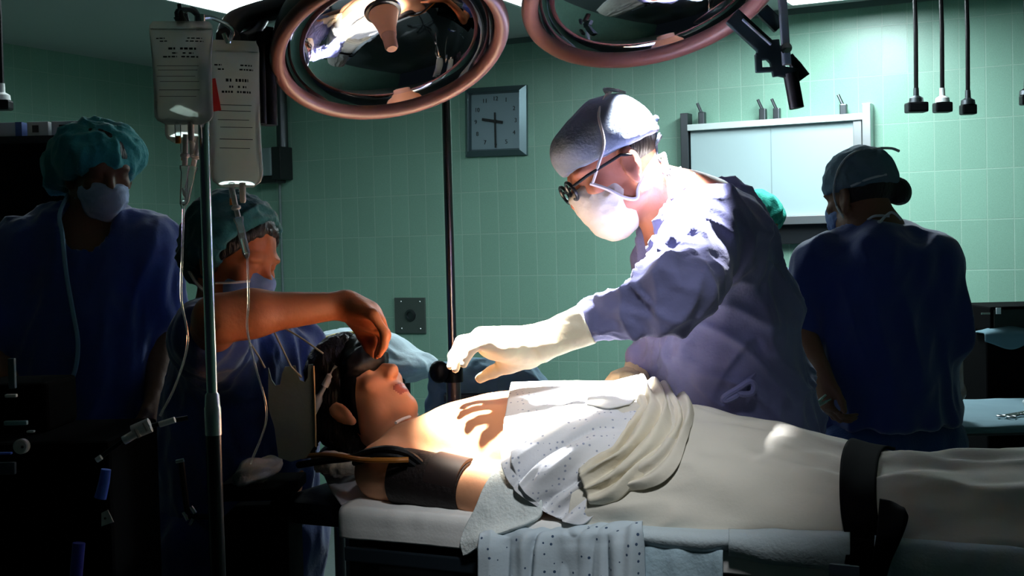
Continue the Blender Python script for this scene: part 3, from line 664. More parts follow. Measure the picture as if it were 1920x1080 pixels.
# ================= generic scrubs helper for the people in the background
def scrubs(J, R, pts, sleeves, m, root, res=.008, amp=.012, neck_r=.07, vneck=None, extra=None, dirs=None, name='scrub_top', zcut=None, across=11):
    S = SDF(res); torso(S, pts, 0, .08)
    for g, frac, r in sleeves:
        a, b = J['sho' + g], J['elb' + g]; S.cone(pts[0][0] * .5 + a * .5, a, r * 1.05, r, .06); e = a + (b - a) * frac; S.cone(a, e, r, r * .95, .04, flat=False)
    if extra: extra(S)
    S.cone(J['neck'] + ZU * .10, J['neck'] + A(*(R[1] * .01)) , neck_r, neck_r, .015, 's')
    if vneck is not None: S.ell(J['neck'] + R[1] * vneck[1] - ZU * vneck[2], (vneck[0], .06, vneck[3]), R, .01, 's')
    for g, frac, r in sleeves:
        pass
    if zcut: S.cut(A(0, 0, zcut), -ZU)
    return S.build(name, m, root, disp=fold(amp, dirs or [A(.1, 0, 1), A(.45, 0, 1)], 1.8, across, 2.0))
def trousers(J, m, root, top, res=.009):
    S = SDF(res); legs(S, J, .022, True); S.cone(J['hipL'], J['hipR'], .125, .125, .05); S.cone((J['hipL'] + J['hipR']) / 2 + ZU * .02, (J['hipL'] + J['hipR']) / 2 + ZU * top, .15, .14, .05, sc=(1, .8, 1)); S.cut(A(0, 0, .07), -ZU)
    S.build('scrub_trousers', m, root, disp=fold(.008, [A(.1, 0, 1), A(.6, 0, 1)], 2, 10, 4))
def basic_body(J, H, R, pts, skin_, label, res=.0065, hands=(), face=True, ears=True):
    S = SDF(res); (H.face(S, ears) if face else (H.skull(S), H.e(S, .04, 0, -.04, .055, .06, .08, .03)))
    S.cone(H.p(-.02, 0, -.05), J['neck'], .055, .060, .03); S.cone(J['neck'], pts[0][0], .065, .09, .05); torso(S, [(a, w - .02, d - .02, r) for a, w, d, r in pts[:3]])
    for g in 'LR': S.cone(pts[0][0] * .5 + J['sho' + g] * .5, J['sho' + g], .06, .055, .05); S.cone(J['sho' + g], J['elb' + g], .050, .042, .03); S.cone(J['elb' + g], J['wri' + g], .043, .027, .03)
    for h in hands: hand(S, *h[0], **h[1])
    legs(S, J); pv = pts[-1][0]
    o = S.build('person', [skin_, lip], loc=A(pv[0], pv[1], 0), pick=lambda v: 1 if H.lips(v) else 0); return tag(o, label, 'person')

# ================= tall observer on the left
H = Head(P(188, 318, 3.30), (.50, -.76, -.36), (.22, -.30, .9), .94)
J = dict(neck=P(165, 425, 3.36), shoL=P(283, 468, 3.34), shoR=P(42, 478, 3.28), elbL=P(305, 620, 3.36), wriL=P(292, 735, 3.26), elbR=P(-5, 640, 3.25), wriR=P(30, 800, 3.1))
R_ = [nrm(A(1, .25, 0)), nrm(A(.25, -1, 0)), ZU]
ch, be, pe = P(162, 500, 3.34), P(158, 640, 3.34), P(165, 790, 3.34); stand(J, pe, R_[1], .10)
pts = [(ch, .155, .12, R_), (be, .155, .125, R_), (pe, .175, .135, R_)]
tall = basic_body(J, H, R_, pts, skin_dark, 'tall person in dark blue scrubs with puffy teal cap and blue mask', hands=[((J['wriL'], A(-.1, -.3, -1), A(-1, -.2, 0), A(-.2, -1, 0)), dict(curl=.5)), ((J['wriR'], A(.3, -.3, -1), A(1, 0, 0), A(0, -1, 0)), dict(curl=.5))])
shoes(J, tall); trousers(J, scrub_navy, tall, .05)
scrubs(J, R_, [(ch + ZU * .01, .175, .145, R_), (be, .185, .15, R_), (pe - ZU * .02, .205, .165, R_)], (('L', .78, .078), ('R', .85, .082)), scrub_navy, tall, vneck=(.075, .10, .03, .10), zcut=P(165, 800, 3.3)[2], amp=.013)
S = SDF(.005); H.e(S, -.03, 0, .035, .125, .122, .092, .03); H.e(S, -.075, -.065, -.02, .062, .065, .075, .03); H.e(S, -.085, -.055, -.045, .055, .06, .075, .03); S.cut(H.p(.07, 0, .016), -(H.U - H.F * .75)); 
S.build('bouffant_cap', cap_teal, tall, disp=fold(.012, [H.U + H.F * .4, H.U - H.L * .6], 5, 16, 1))
S = SDF(.005); H.skull(S, .006); S.cut(H.p(.06, 0, .03), H.F * .6 - H.U * .5); S.cut(H.p(0, 0, -.06), -H.U); S.build('hair', hair, tall)
S = SDF(.0042); H.e(S, .050, 0, -.050, .070, .066, .062, .03); H.e(S, .09, 0, -.012, .030, .030, .026, .03); H.e(S, .07, 0, -.095, .04, .04, .035, .03); S.cut(H.p(.03, 0, 0), -H.F); S.cut(H.p(0, 0, .0), H.U + H.F * .1)
fm_ = S.build('face_mask', mask_sky, tall, disp=fold(.004, [H.L, H.L + H.U * .3], 3, 22))
tm = MB(); tm.tube(spline([H.p(.04, -.068, -.07), H.p(.0, -.072, -.075), H.p(-.05, -.06, -.075)], 10), .0045, 6); tm.tube(spline([H.p(.04, -.062, .0), H.p(.0, -.078, .02), H.p(-.06, -.07, .03)], 10), .004, 6)
tm.tube(spline([H.p(-.05, -.06, -.075), P(112, 400, 3.2), P(117, 440, 3.165), P(124, 510, 3.16), P(136, 580, 3.165), P(146, 640, 3.16), P(142, 690, 3.165), P(128, 720, 3.17), P(105, 735, 3.17)], 40), .0055, 6)
tm.build('mask_tie', mat('tie_blue', (.25, .45, .62), .8), fm_)

# ================= anaesthetist with raised bare arm
H = Head(P(441, 482, 2.95), (.82, -.42, -.42), (.40, -.12, .9), 1.0)
J = dict(neck=P(425, 590, 3.02), shoR=P(392, 640, 2.80), shoL=P(548, 655, 3.12), elbR=P(408, 598, 2.55), wriR=P(648, 572, 2.66), elbL=P(565, 800, 3.08), wriL=P(545, 905, 3.00))
R_ = [nrm(A(.75, .65, 0)), nrm(A(.65, -.75, 0)), ZU]
ch, be, pe = P(455, 700, 3.02), P(450, 820, 3.05), P(450, 960, 3.08); stand(J, pe, R_[1], .10)
pts = [(ch, .145, .115, R_), (be, .14, .115, R_), (pe, .16, .13, R_)]
S = SDF(.0052); H.face(S); S.cone(H.p(-.02, 0, -.05), J['neck'], .055, .060, .03); S.cone(J['neck'], ch, .065, .10, .05); torso(S, [(a, w - .02, d - .02, r) for a, w, d, r in pts])
S.cone(ch * .4 + J['shoR'] * .6, J['shoR'], .06, .058, .05); S.cone(J['shoR'], J['elbR'], .052, .046, .03); S.cone(J['elbR'], P(470, 588, 2.58), .043, .045, .03); S.cone(P(470, 588, 2.58), J['wriR'], .045, .027, .03, sc=(1, 1, 1))
S.cone(ch * .4 + J['shoL'] * .6, J['shoL'], .06, .055, .05); S.cone(J['shoL'], J['elbL'], .05, .042, .03); S.cone(J['elbL'], J['wriL'], .042, .027, .03)
w = J['wriR']; K = [P(700, 590, 2.60), P(712, 604, 2.635), P(712, 615, 2.67), P(700, 624, 2.70)]
S.cone(w, P(690, 588, 2.66), .027, .026, .02); dq = nrm(P(705, 605, 2.65) - w); S.ell(P(680, 590, 2.655), (.050, .042, .024), [dq, nrm(A(-.2, 1, -.4)), np.cross(dq, nrm(A(-.2, 1, -.4)))], .025)
fp = [[K[0], P(722, 625, 2.60), P(719, 648, 2.605), P(712, 662, 2.61)], [K[1], P(725, 628, 2.64), P(719, 650, 2.64), P(710, 666, 2.64)], [K[2], P(718, 640, 2.675), P(712, 655, 2.675), P(706, 668, 2.67)], [K[3], P(706, 645, 2.70), P(703, 657, 2.70), P(700, 666, 2.695)]]
for i, q in enumerate(fp):
    S.cone(P(675, 588, 2.655) + (K[i] - P(706, 606, 2.65)) * .6, q[0], .016, .0125, .016)
    for j in range(3): S.cone(q[j], q[j + 1], .0108 - .001 * j, .010 - .001 * j, .007)
S.cone(P(665, 598, 2.69), P(680, 630, 2.715), .017, .0125, .018); S.cone(P(680, 630, 2.715), P(690, 655, 2.70), .0115, .0095, .008)
hand(S, J['wriL'], A(-.1, 0, -1), A(-1, -.2, 0), A(0, -1, 0), .6); legs(S, J)
anes = tag(S.build('person', [skin_red, lip], loc=A(pe[0], pe[1], 0), pick=lambda v: 1 if H.lips(v) else 0), 'masked person in dark blue scrubs bending a bare arm over the head of the patient', 'person')
shoes(J, anes); trousers(J, scrub_navy, anes, .05)
scrubs(J, R_, [(ch, .165, .14, R_), (be, .17, .145, R_), (pe, .19, .16, R_)], (('R', .35, .078), ('L', .8, .072)), scrub_navy, anes, vneck=(.06, .09, .02, .07), zcut=.78, dirs=[A(.3, 0, 1), A(-.4, 0, 1)])
S = SDF(.005); H.e(S, -.025, 0, .045, .118, .108, .100, .03); H.e(S, -.075, 0, -.02, .06, .085, .08, .03); S.cut(H.p(.035, 0, .06), H.F * .92 - H.U * .3)
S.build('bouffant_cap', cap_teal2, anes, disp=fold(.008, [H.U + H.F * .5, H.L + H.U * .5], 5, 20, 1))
S = SDF(.005); H.skull(S, .009); H.e(S, -.02, 0, -.03, .075, .079, .055, .02); S.cut(H.p(.062, 0, .07), H.F * .9 - H.U * .45); S.cut(H.p(0, 0, -.075), -H.U); S.build('hair', hair, anes, disp=fold(.003, [H.F + H.U], 6, 40))
S = SDF(.0042); H.e(S, .050, 0, -.055, .068, .064, .060, .03); H.e(S, .09, 0, -.015, .030, .030, .026, .03); H.e(S, .07, 0, -.095, .04, .04, .035, .03); S.cut(H.p(.03, 0, 0), -H.F); S.cut(H.p(.09, 0, -.004), H.U + H.F * .1)
fm_ = S.build('face_mask', mask_blue, anes, disp=fold(.004, [H.L, H.L + H.U * .3], 3, 22))
tm = MB(); tm.tube(spline([H.p(.095, -.045, -.02), H.p(.07, -.066, -.035), H.p(.03, -.075, -.055)], 12), .003, 6); tm.tube(spline([H.p(.03, -.066, -.09), H.p(-.02, -.07, -.08), H.p(-.07, -.06, -.06)], 12), .004, 6)
tm.build('mask_tie', tie_white, fm_)

# ================= scrub assistant seen from behind on the right
H = Head(P(1612, 368, 3.70), (-.55, .75, -.30), (-.12, .22, .95), 1.0)
J = dict(neck=P(1640, 440, 3.68), shoL=P(1540, 505, 3.66), shoR=P(1748, 495, 3.62), elbL=P(1498, 608, 3.62), wriL=P(1540, 700, 3.50), elbR=P(1775, 640, 3.62), wriR=P(1790, 735, 3.85))
R_ = [nrm(A(-1, -.35, 0)), nrm(A(-.35, 1, 0)), ZU]
ch, be, pe = P(1650, 530, 3.66), P(1652, 660, 3.67), P(1668, 800, 3.68); stand(J, pe, R_[1], .10)
pts = [(ch, .17, .12, R_), (be, .16, .12, R_), (pe, .17, .13, R_)]
back = basic_body(J, H, R_, pts, skin_dark, 'person in navy scrubs and slate cap seen from behind near the wall viewer, holding forceps', hands=[((J['wriL'], A(.02, -.2, -.8), A(.9, .2, 0), A(-.1, -.9, .1)), dict(curl=.75)), ((J['wriR'], A(-.4, .8, -.3), A(-.6, 0, -.6), A(-.6, .6, .5)), dict(curl=.6))])
shoes(J, back); trousers(J, scrub_cyan, back, .08)
scrubs(J, R_, [(ch, .185, .145, R_), (be, .185, .155, R_), (pe + ZU * .03, .205, .165, R_)], (('L', .9, .078), ('R', .9, .078)), scrub_deep, back, zcut=P(1668, 790, 3.68)[2], neck_r=.062, dirs=[A(-.15, 0, 1), A(.35, 0, 1)], amp=.016, across=8)
S = SDF(.005); H.skull(S, .016); H.e(S, -.02, 0, .075, .085, .075, .055, .03); S.cut(H.p(0, 0, .015), -(H.U * 1 - H.F * .12))
S.build('surgical_cap', cap_blue, back, disp=fold(.005, [H.L + H.U, H.F + H.U * .5], 5, 16, 2))
S = SDF(.005); H.skull(S, .008); S.cut(H.p(.0, 0, 0), H.F + H.U * .2); S.cut(H.p(0, 0, -.055), -H.U); H.e(S, -.085, -.066, -.015, .036, .036, .042, .02); S.build('hair', hair, back)
S = SDF(.0042); H.e(S, .050, 0, -.055, .068, .066, .062, .03); H.e(S, .09, 0, -.015, .030, .030, .026, .03); H.e(S, .07, 0, -.095, .045, .045, .035, .03); S.cut(H.p(.02, 0, 0), -H.F); S.cut(H.p(.09, 0, .004), H.U)
fm_ = S.build('face_mask', mask_blue, back, disp=fold(.004, [H.L], 3, 22))
def onh(f, l, u, r=.02):
    v = A(f, l, u - .035); v = v / math.sqrt((v[0] / (.098 + r)) ** 2 + (v[1] / (.077 + r)) ** 2 + (v[2] / (.087 + r)) ** 2); return H.p(v[0] - .012, v[1], v[2] + .035)
tm = MB(); tm.tube(spline([H.p(.035, .068, -.02), onh(.02, .08, .02), onh(-.01, .08, .07), onh(-.05, .06, .10, .024), onh(-.09, .0, .10, .026)], 24), .0032, 6)
tm.tube(spline([H.p(.035, .068, -.02), H.p(.02, .074, -.05), H.p(.0, .07, -.085), H.p(-.04, .055, -.09), P(1640, 405, 3.57), P(1668, 405, 3.56)], 30), .0036, 6)
tm.tube(spline([P(1662, 404, 3.56), P(1672, 398, 3.55), P(1684, 405, 3.55), P(1690, 412, 3.55)], 10), .004, 6).tube(spline([P(1660, 405, 3.56), P(1650, 416, 3.55), P(1646, 414, 3.55)], 8), .004, 6).tube(spline([onh(-.09, 0, .10, .026), onh(-.10, -.04, .10, .04), onh(-.1, -.06, .09, .05)], 8), .004, 6)
tm.tube(spline([onh(-.03, .08, .012, .018), onh(-.07, .055, .018, .018), onh(-.1, .02, .02, .018)], 10), .0035, 6)
tm.build('mask_tie', mat('tie_grey', (.45, .50, .52), .8), fm_)
fo = thing('forceps', 'pair of shiny steel forceps held by the assistant seen from behind', 'forceps', P(1522, 765, 3.40))
for a, b in (((1522, 766), (1548, 741)), ((1522, 766), (1557, 749))):
    MB().tube([P(*a, 3.40), (P(*a, 3.40) + P(*b, 3.43)) / 2, P(*b, 3.43)], [.0055, .005, .004], 8).build('arm', chrome, fo)
MB().ball(P(1522, 766, 3.40), .0065, 8).build('hinge', chrome, fo)

# ================= person far behind in the green cap
H = Head(P(1420, 425, 5.3), (.35, .75, -.45), (.3, .3, .9), 1.0)
J = dict(neck=P(1412, 485, 5.32), shoL=P(1330, 520, 5.3), shoR=P(1478, 525, 5.3), elbL=P(1318, 640, 5.4), wriL=P(1350, 720, 5.6), elbR=P(1470, 640, 5.42), wriR=P(1440, 715, 5.6))
R_ = [nrm(A(-1, .3, 0)), nrm(A(.3, 1, 0)), ZU]
J['shoR'] = P(1448, 530, 5.35); J['elbR'] = P(1440, 640, 5.45); J['wriR'] = P(1420, 715, 5.6)
ch, be, pe = P(1375, 560, 5.3), P(1375, 650, 5.3), P(1378, 730, 5.3); stand(J, pe, R_[1], .10)
pts = [(ch, .13, .11, R_), (be, .14, .11, R_), (pe, .16, .12, R_)]
far = basic_body(J, H, R_, pts, skin_dark, 'person in a bright green cap partly hidden behind the gowned surgeon', res=.010, hands=[((J['wriL'], A(.3, .8, -.2), A(0, 0, -1), A(.8, 0, .3)), dict(curl=.6)), ((J['wriR'], A(-.3, .8, -.2), A(0, 0, -1), A(-.8, 0, .3)), dict(curl=.6))], face=True)
shoes(J, far); trousers(J, scrub_navy, far, .08, .012)
scrubs(J, R_, [(ch, .15, .13, R_), (be, .16, .135, R_), (pe, .18, .15, R_)], (('L', .8, .075), ('R', .8, .072)), scrub_navy, far, res=.011)
S = SDF(.0065); H.e(S, -.02, 0, .055, .115, .105, .085, .03); S.cut(H.p(0, 0, -.0), -(H.U - H.F * .3)); S.build('bouffant_cap', cap_green, far, disp=fold(.009, [H.U, H.U + H.L], 6, 18, 1))
S = SDF(.0065); H.skull(S, .008); H.e(S, -.05, 0, -.03, .05, .06, .04, .02); S.cut(H.p(0, 0, 0), H.F); S.build('hair', hair, far)
S = SDF(.006); H.e(S, .05, 0, -.06, .07, .066, .065, .03); S.cut(H.p(.02, 0, 0), -H.F); S.cut(H.p(0, 0, -.005), H.U); fm_ = S.build('face_mask', mask_blue, far)
MB().tube(spline([H.p(.03, -.06, -.07), H.p(-.06, -.045, -.09), H.p(-.085, 0, -.09), H.p(-.06, .045, -.09)], 16), .004, 6).build('mask_tie', tie_white, fm_)
# ------------------------------------------------------------------ operating table
tb = thing('operating_table', 'black padded operating table with a side rail under the patient', 'operating table', A(*T(.5, .27, 0)[:2], 0))
R_t = (TU, TVd, ZU)
MB().box(T(.765, .27, -.03), (1.87, .53, .05), R_t, .02).build('mattress', black_rub, tb)
MB().box(T(.765, .27, -.105), (1.87, .50, .10), R_t, .008).build('table_top', black_enamel, tb, False)
MB().box(T(.765, -.012, -.085), (1.84, .010, .028), R_t, .003).build('side_rail', mat('rail_worn', (.05, .075, .10), .35, metal=.8), tb, False)
for u in (-.1, .3, .75, 1.2): MB().box(T(u, -.002, -.085), (.03, .02, .03), R_t).build('rail_bracket', dark_steel, tb, False)
MB().box(T(-.30, .28, -.045), (.26, .34, .05), R_t, .012).build('head_section', black_rub, tb)
z0 = -TO[2]
MB().box(T(.6, .27, (z0 - .15) / 2), (.34, .26, -z0 - .15), R_t, .02).build('column', dark_steel, tb)
MB().box(T(.6, .27, z0 + .06), (.95, .48, .12), R_t, .03).build('base', black_enamel, tb)
# sheet over the mattress
def wr(amp, f=(9, 9, 9), off=0.0): return lambda v, s=0, t=0: amp * (noise.noise(Vector((v[0] * f[0] + off, v[1] * f[1], v[2] * f[2]))) + .5 * noise.noise(Vector((v[0] * f[0] * 2.3, v[1] * f[1] * 2.3 + off, v[2] * f[2] * 2.3))))
def ridge(amp, d, along=3, across=20, off=0.0):
    f = fold(amp, [d], along, across, off); return lambda v, s=0, t=0: f(v)
us = np.linspace(-.168, 1.69, 9)
rows = [[T(u, v, z + (.004 if u < 1 else 0)) for u in us] for v, z in ((-.012, -.058), (-.013, -.035), (-.010, -.006), (.012, .003), (.1, .005), (.3, .005), (.5, .004), (.552, 0), (.556, -.05))]
patch('bed_sheet', rows, 150, 60, sheet_white, thick=.003, disp=lambda v, s, t: wr(.003, (14, 14, 8))(v) + (.004 * max(0, noise.noise(Vector((v[0] * 30, v[1] * 30, 1.0)))) if t < .35 else 0), loc=T(.7, .27, 0))
tag(bpy.data.objects['bed_sheet'], 'white sheet stretched over the table mattress under the cuffed arm', 'sheet')
# grey cloth on the head section and crumpled towels by the head
patch('head_cloth', [[TP(604, 884, .22), TP(640, 880, .24), TP(700, 872, .26)], [TP(618, 915, .14), TP(660, 905, .16), TP(712, 893, .17)], [TP(640, 948, .05), TP(680, 935, .06), TP(712, 925, .07)]], 30, 24, mat('cloth_mauve', (.46, .45, .48), .9), disp=wr(.004), loc=TP(650, 940, .1))
tag(bpy.data.objects['head_cloth'], 'smooth grey cloth sloping off the table end below the head', 'cloth')
stain = mat('towel_stained', (.66, .58, .48), .9, bump=.3, bscale=90, var=.45, vscale=22)
S = SDF(.005); S.cone(TP(612, 874, .16), TP(660, 869, .17), .020, .017, .02).cone(TP(640, 880, .15), TP(668, 875, .16), .016, .016, .02).cone(TP(598, 864, .17), TP(625, 868, .17), .014, .017, .02)
tag(S.build('towel', stain, disp=fold(.007, [A(1, .3, .1)], 6, 30), loc=TP(635, 890, .16)), 'stained cream towel crumpled under the back of the head', 'towel')
S = SDF(.005); S.cone(P(466, 888, 2.72), P(508, 870, 2.74), .026, .020, .03).cone(P(457, 898, 2.70), P(476, 882, 2.71), .018, .018, .02)
tag(S.build('towel', mat('towel_grey', (.40, .42, .40), .9, bump=.3, bscale=90), disp=fold(.008, [A(1, .3, .4)], 5, 26), loc=P(475, 908, 2.72)), 'pale grey towel bunched on a small black cart behind the chrome pole', 'towel')
kz = P(478, 905, 2.72); kc_ = thing('side_cart', 'small black cart at the head of the operating table carrying the grey towel', 'cart', A(kz[0], kz[1], 0))
MB().box(A(kz[0] + .01, kz[1] + .02, kz[2] - .012), (.16, .20, .024), None, .004).build('top', black_cloth, kc_, False)
MB().box(A(kz[0] + .01, kz[1] + .02, (kz[2] - .1) * .5 + .06), (.14, .18, kz[2] - .14), None, .006).build('cabinet', black_cloth, kc_, False)
for sx in (-1, 1):
    for sy in (-1, 1): MB().cyl(A(kz[0] + .01 + sx * .055, kz[1] + .02 + sy * .07, 0), A(kz[0] + .01 + sx * .055, kz[1] + .02 + sy * .07, .09), .02).build('foot', black_rub, kc_)
S = SDF(.006); S.ell(T(-.335, .33, .035), (.10, .105, .055), R_t, .03); tag(S.build('head_pillow', mat('pillow_dark', (.02, .025, .05), .7), loc=T(-.33, .33, -.01)), 'dark blue rubber head pillow beneath the patient', 'pillow')

# ------------------------------------------------------------------ patient
H = Head(TP(678, 748, .27), .66 * TU + .75 * ZU - .10 * TVd, -.75 * TU + .66 * ZU, .98)
S = SDF(.0048); H.face(S)
S.cone(H.p(-.02, 0, -.055), TP(748, 830, .26), .050, .052, .02)
S.cone(T(-.035, .27, .052), T(.03, .28, .083), .150, .170, .03, sc=(1, 1, .54), R=R_t); S.cone(T(.03, .28, .083), T(.14, .28, .098), .170, .172, .05, sc=(1, 1, .62), R=R_t); S.cone(T(.14, .28, .098), T(.42, .27, .075), .168, .14, .05, sc=(1, 1, .56), R=R_t)
S.ell(T(.015, .18, .13), (.09, .075, .05), R_t, .05); S.ell(T(.015, .38, .13), (.09, .075, .05), R_t, .05)
for v0, sg in ((.085, 1), (.47, -1)):
    sh_ = TP(722, 884, .085) if sg > 0 else T(-.14, .46, .06); el = TP(905, 925, .06) if sg > 0 else T(.13, .515, .05)
    S.cone(T(-.12, .27 - sg * .10, .08), sh_, .062, .056, .05); S.cone(sh_, el, .052, .043, .03); S.cone(el, T(.36, v0 - sg * .02, .045), .041, .028, .03)
    hand(S, T(.36, v0 - sg * .02, .04), TU, -ZU, TVd * sg, .3)
    S.cone(T(.42, .27 - sg * .07, .06), T(.84, .27 - sg * .06, .045), .062, .036, .04); S.cone(T(.84, .27 - sg * .06, .045), T(1.26, .27 - sg * .08, .045), .036, .034, .03); S.cone(T(1.26, .27 - sg * .08, .045), T(1.30, .27 - sg * .09, .09), .034, .02, .03)
S.cone(TP(735, 842, .15), TP(800, 862, .14), .01, .01, .02, 's')
pat_skin = mat('patient_skin', (.60, .29, .16), .55, spec=.3, bump=.08, bscale=80, var=.06, vscale=10, sss=.06)
patient = S.build('person', [pat_skin, lip], loc=T(.3, .27, 0), pick=lambda v: 1 if H.lips(v) else 0)
tag(patient, 'patient lying on the operating table with bare chest under white drapes', 'person')
S = SDF(.005); H.skull(S, .009); H.e(S, -.075, 0, .0, .06, .08, .10, .03); H.e(S, .02, 0, .11, .07, .075, .04, .03); S.cut(H.p(.055, 0, .055), H.F * .8 - H.U * .55); S.cut(H.p(.0, 0, -.06), -H.U + H.F * .3); S.build('hair', hair, patient, disp=fold(.006, [H.U, H.F + H.U], 6, 30))
S = SDF(.004); H.skull(S, .012); H.e(S, .038, 0, -.035, .065, .072, .092, .03); H.e(S, .062, 0, -.098, .04, .04, .032, .03)
for g in (-1, 1): H.e(S, .015, g * .052, -.072, .046, .027, .032, .03)
S.cut(H.c + TU * .000, -TU, .003); S.cut(H.c + TU * .028, TU, .003); S.build('chin_strap', black_cloth, patient)
tube_part('neck_cord', [TP(742, 793, .19), TP(752, 787, .21), TP(768, 781, .25), TP(782, 777, .32)], .0035, tie_white, patient)
# black rubber breathing mask and hose held on the face
bm_ = thing('breathing_mask', 'black rubber breathing mask and headgear pressed over the face of the patient', 'mask', H.p(.1, 0, .04))
S = SDF(.004); S.ell(H.p(.072, 0, .042), (.040, .074, .036), H.R, .03); S.ell(H.p(.05, .02, .09), (.042, .06, .045), H.R, .03); S.cone(H.p(.085, .02, .055), TP(704, 668, .26), .028, .018, .03)
S.build('mask_shell', black_rub, bm_, disp=fold(.003, [H.L], 8, 30))
hp = spline([TP(705, 664, .27), TP(668, 660, .28), TP(625, 678, .28), TP(595, 700, .27), TP(585, 745, .24), TP(590, 800, .22), TP(575, 850, .2)], 90); MB().tube(hp, [.0165 + .0022 * (k % 2) for k in range(90)], 12).build('hose', black_rub, bm_)
S = SDF(.005); S.cone(TP(600, 705, .27), TP(650, 680, .29), .024, .026, .02).cone(TP(640, 674, .28), TP(690, 664, .28), .023, .020, .02); S.build('headgear', black_rub, bm_, disp=fold(.006, [A(1, 0, 0)], 9, 38))
for x, y, r, m_ in ((654, 661, .006, chrome), (676, 664, .0075, chrome), (671, 671, .005, white_plastic), (663, 672, .004, red_tape)): MB().ball(TP(x, y, .235), r, 8).build('connector', m_, bm_)
MB().tube([TP(644, 655, .26), TP(643, 648, .26)], .005, 8).build('valve', chrome, bm_)
# slanting white handle beside the head
sy = thing('suction_handle', 'slim white and grey plastic tube device slanting beside the black headgear', 'tube', TP(574, 795, .17))
d0, d1 = TP(630, 686, .20), TP(571, 796, .17); L_ = np.linalg.norm(d1 - d0); ax_ = (d1 - d0) / L_
MB().lathe(d0, ax_, [(.0001, 0), (.004, .0), (.004, .02), (.009, .024), (.009, .05), (.0001, .05)], 14).build('nozzle', white_plastic, sy)
MB().lathe(d0, ax_, [(.0001, .05), (.005, .05), (.006, .07), (.011, .08), (.0125, L_ - .02), (.0001, L_ - .02)], 14).build('barrel', mat('barrel_grey', (.33, .35, .38), .4), sy)
MB().lathe(d0, ax_, [(.0001, L_ - .02), (.014, L_ - .02), (.013, L_), (.0001, L_)], 14).build('end_cap', mat('cap_bluegrey', (.20, .26, .32), .4), sy)
# blood pressure cuff
bp_ = thing('pressure_cuff', 'black blood pressure cuff wrapped around the near upper arm', 'cuff', TP(815, 905, .07))
a, b = TP(752, 893, .075), TP(880, 917, .066); ax_ = nrm(b - a); L_ = np.linalg.norm(b - a)
MB().lathe(a, ax_, [(.050, 0), (.057, .0), (.0585, .01), (.058, L_ * .5), (.0545, L_ - .008), (.052, L_), (.046, L_), (.05, 0)], 44).build('cuff_band', cuff_m, bp_)
MB().lathe(a + ax_ * L_ * .55 + ZU * .006, ax_, [(.050, 0), (.0565, .0), (.0535, L_ * .44), (.047, L_ * .44)], 44, True).build('cuff_flap', mat('cuff_brown', (.022, .013, .012), .55), bp_)
tube_part('air_tube', [TP(795, 874, .04), TP(764, 850, .025), TP(728, 842, .01), TP(692, 847, .015), TP(660, 858, .05), TP(610, 864, .12), TP(560, 872, .15)], .0075, black_rub, bp_)
tube_part('air_tube', [TP(785, 878, .035), TP(754, 858, .02), TP(715, 854, .005), TP(690, 860, .01), TP(665, 868, .05)], .0065, black_rub, bp_)
t_ = MB().tube(spline([TP(766, 862, .015), TP(730, 863, .0), TP(680, 862, .005), TP(640, 856, .06), TP(600, 853, .14), TP(545, 858, .18)], 30), .0055, 8).build('amber_tubing', amber, loc=TP(680, 862, .09)); tag(t_, 'thin amber rubber tube running from the cuff past the towel', 'tube')

# ------------------------------------------------------------------ drapes
DOT = mat('gown_print', (.74, .77, .80), .9, spec=.15, bump=.25, bscale=170)
def dotted(name, col, dotc, s, r):
    m = mat(name, col, .9, spec=.15, bump=.07, bscale=170); nt = m.node_tree; b = nt.nodes['Principled BSDF']; L = nt.links.new
    tc = nt.nodes.new('ShaderNodeTexCoord'); vo = nt.nodes.new('ShaderNodeTexVoronoi'); vo.inputs['Scale'].default_value = s; vo.inputs['Randomness'].default_value = .35
    L(tc.outputs['Object'], vo.inputs['Vector']); rp = nt.nodes.new('ShaderNodeMath'); rp.operation = 'LESS_THAN'; rp.inputs[1].default_value = r; L(vo.outputs['Distance'], rp.inputs[0])
    mx = nt.nodes.new('ShaderNodeMix'); mx.data_type = 'RGBA'; mx.inputs[6].default_value = (*col, 1); mx.inputs[7].default_value = (*dotc, 1); L(rp.outputs[0], mx.inputs[0]); L(mx.outputs[2], b.inputs['Base Color']); return m
dots = dotted('gown_dots', (.50, .60, .66), (.05, .09, .16), 62, .17); dots2 = dotted('gown_fine_dots', (.72, .74, .77), (.34, .38, .48), 85, .20)
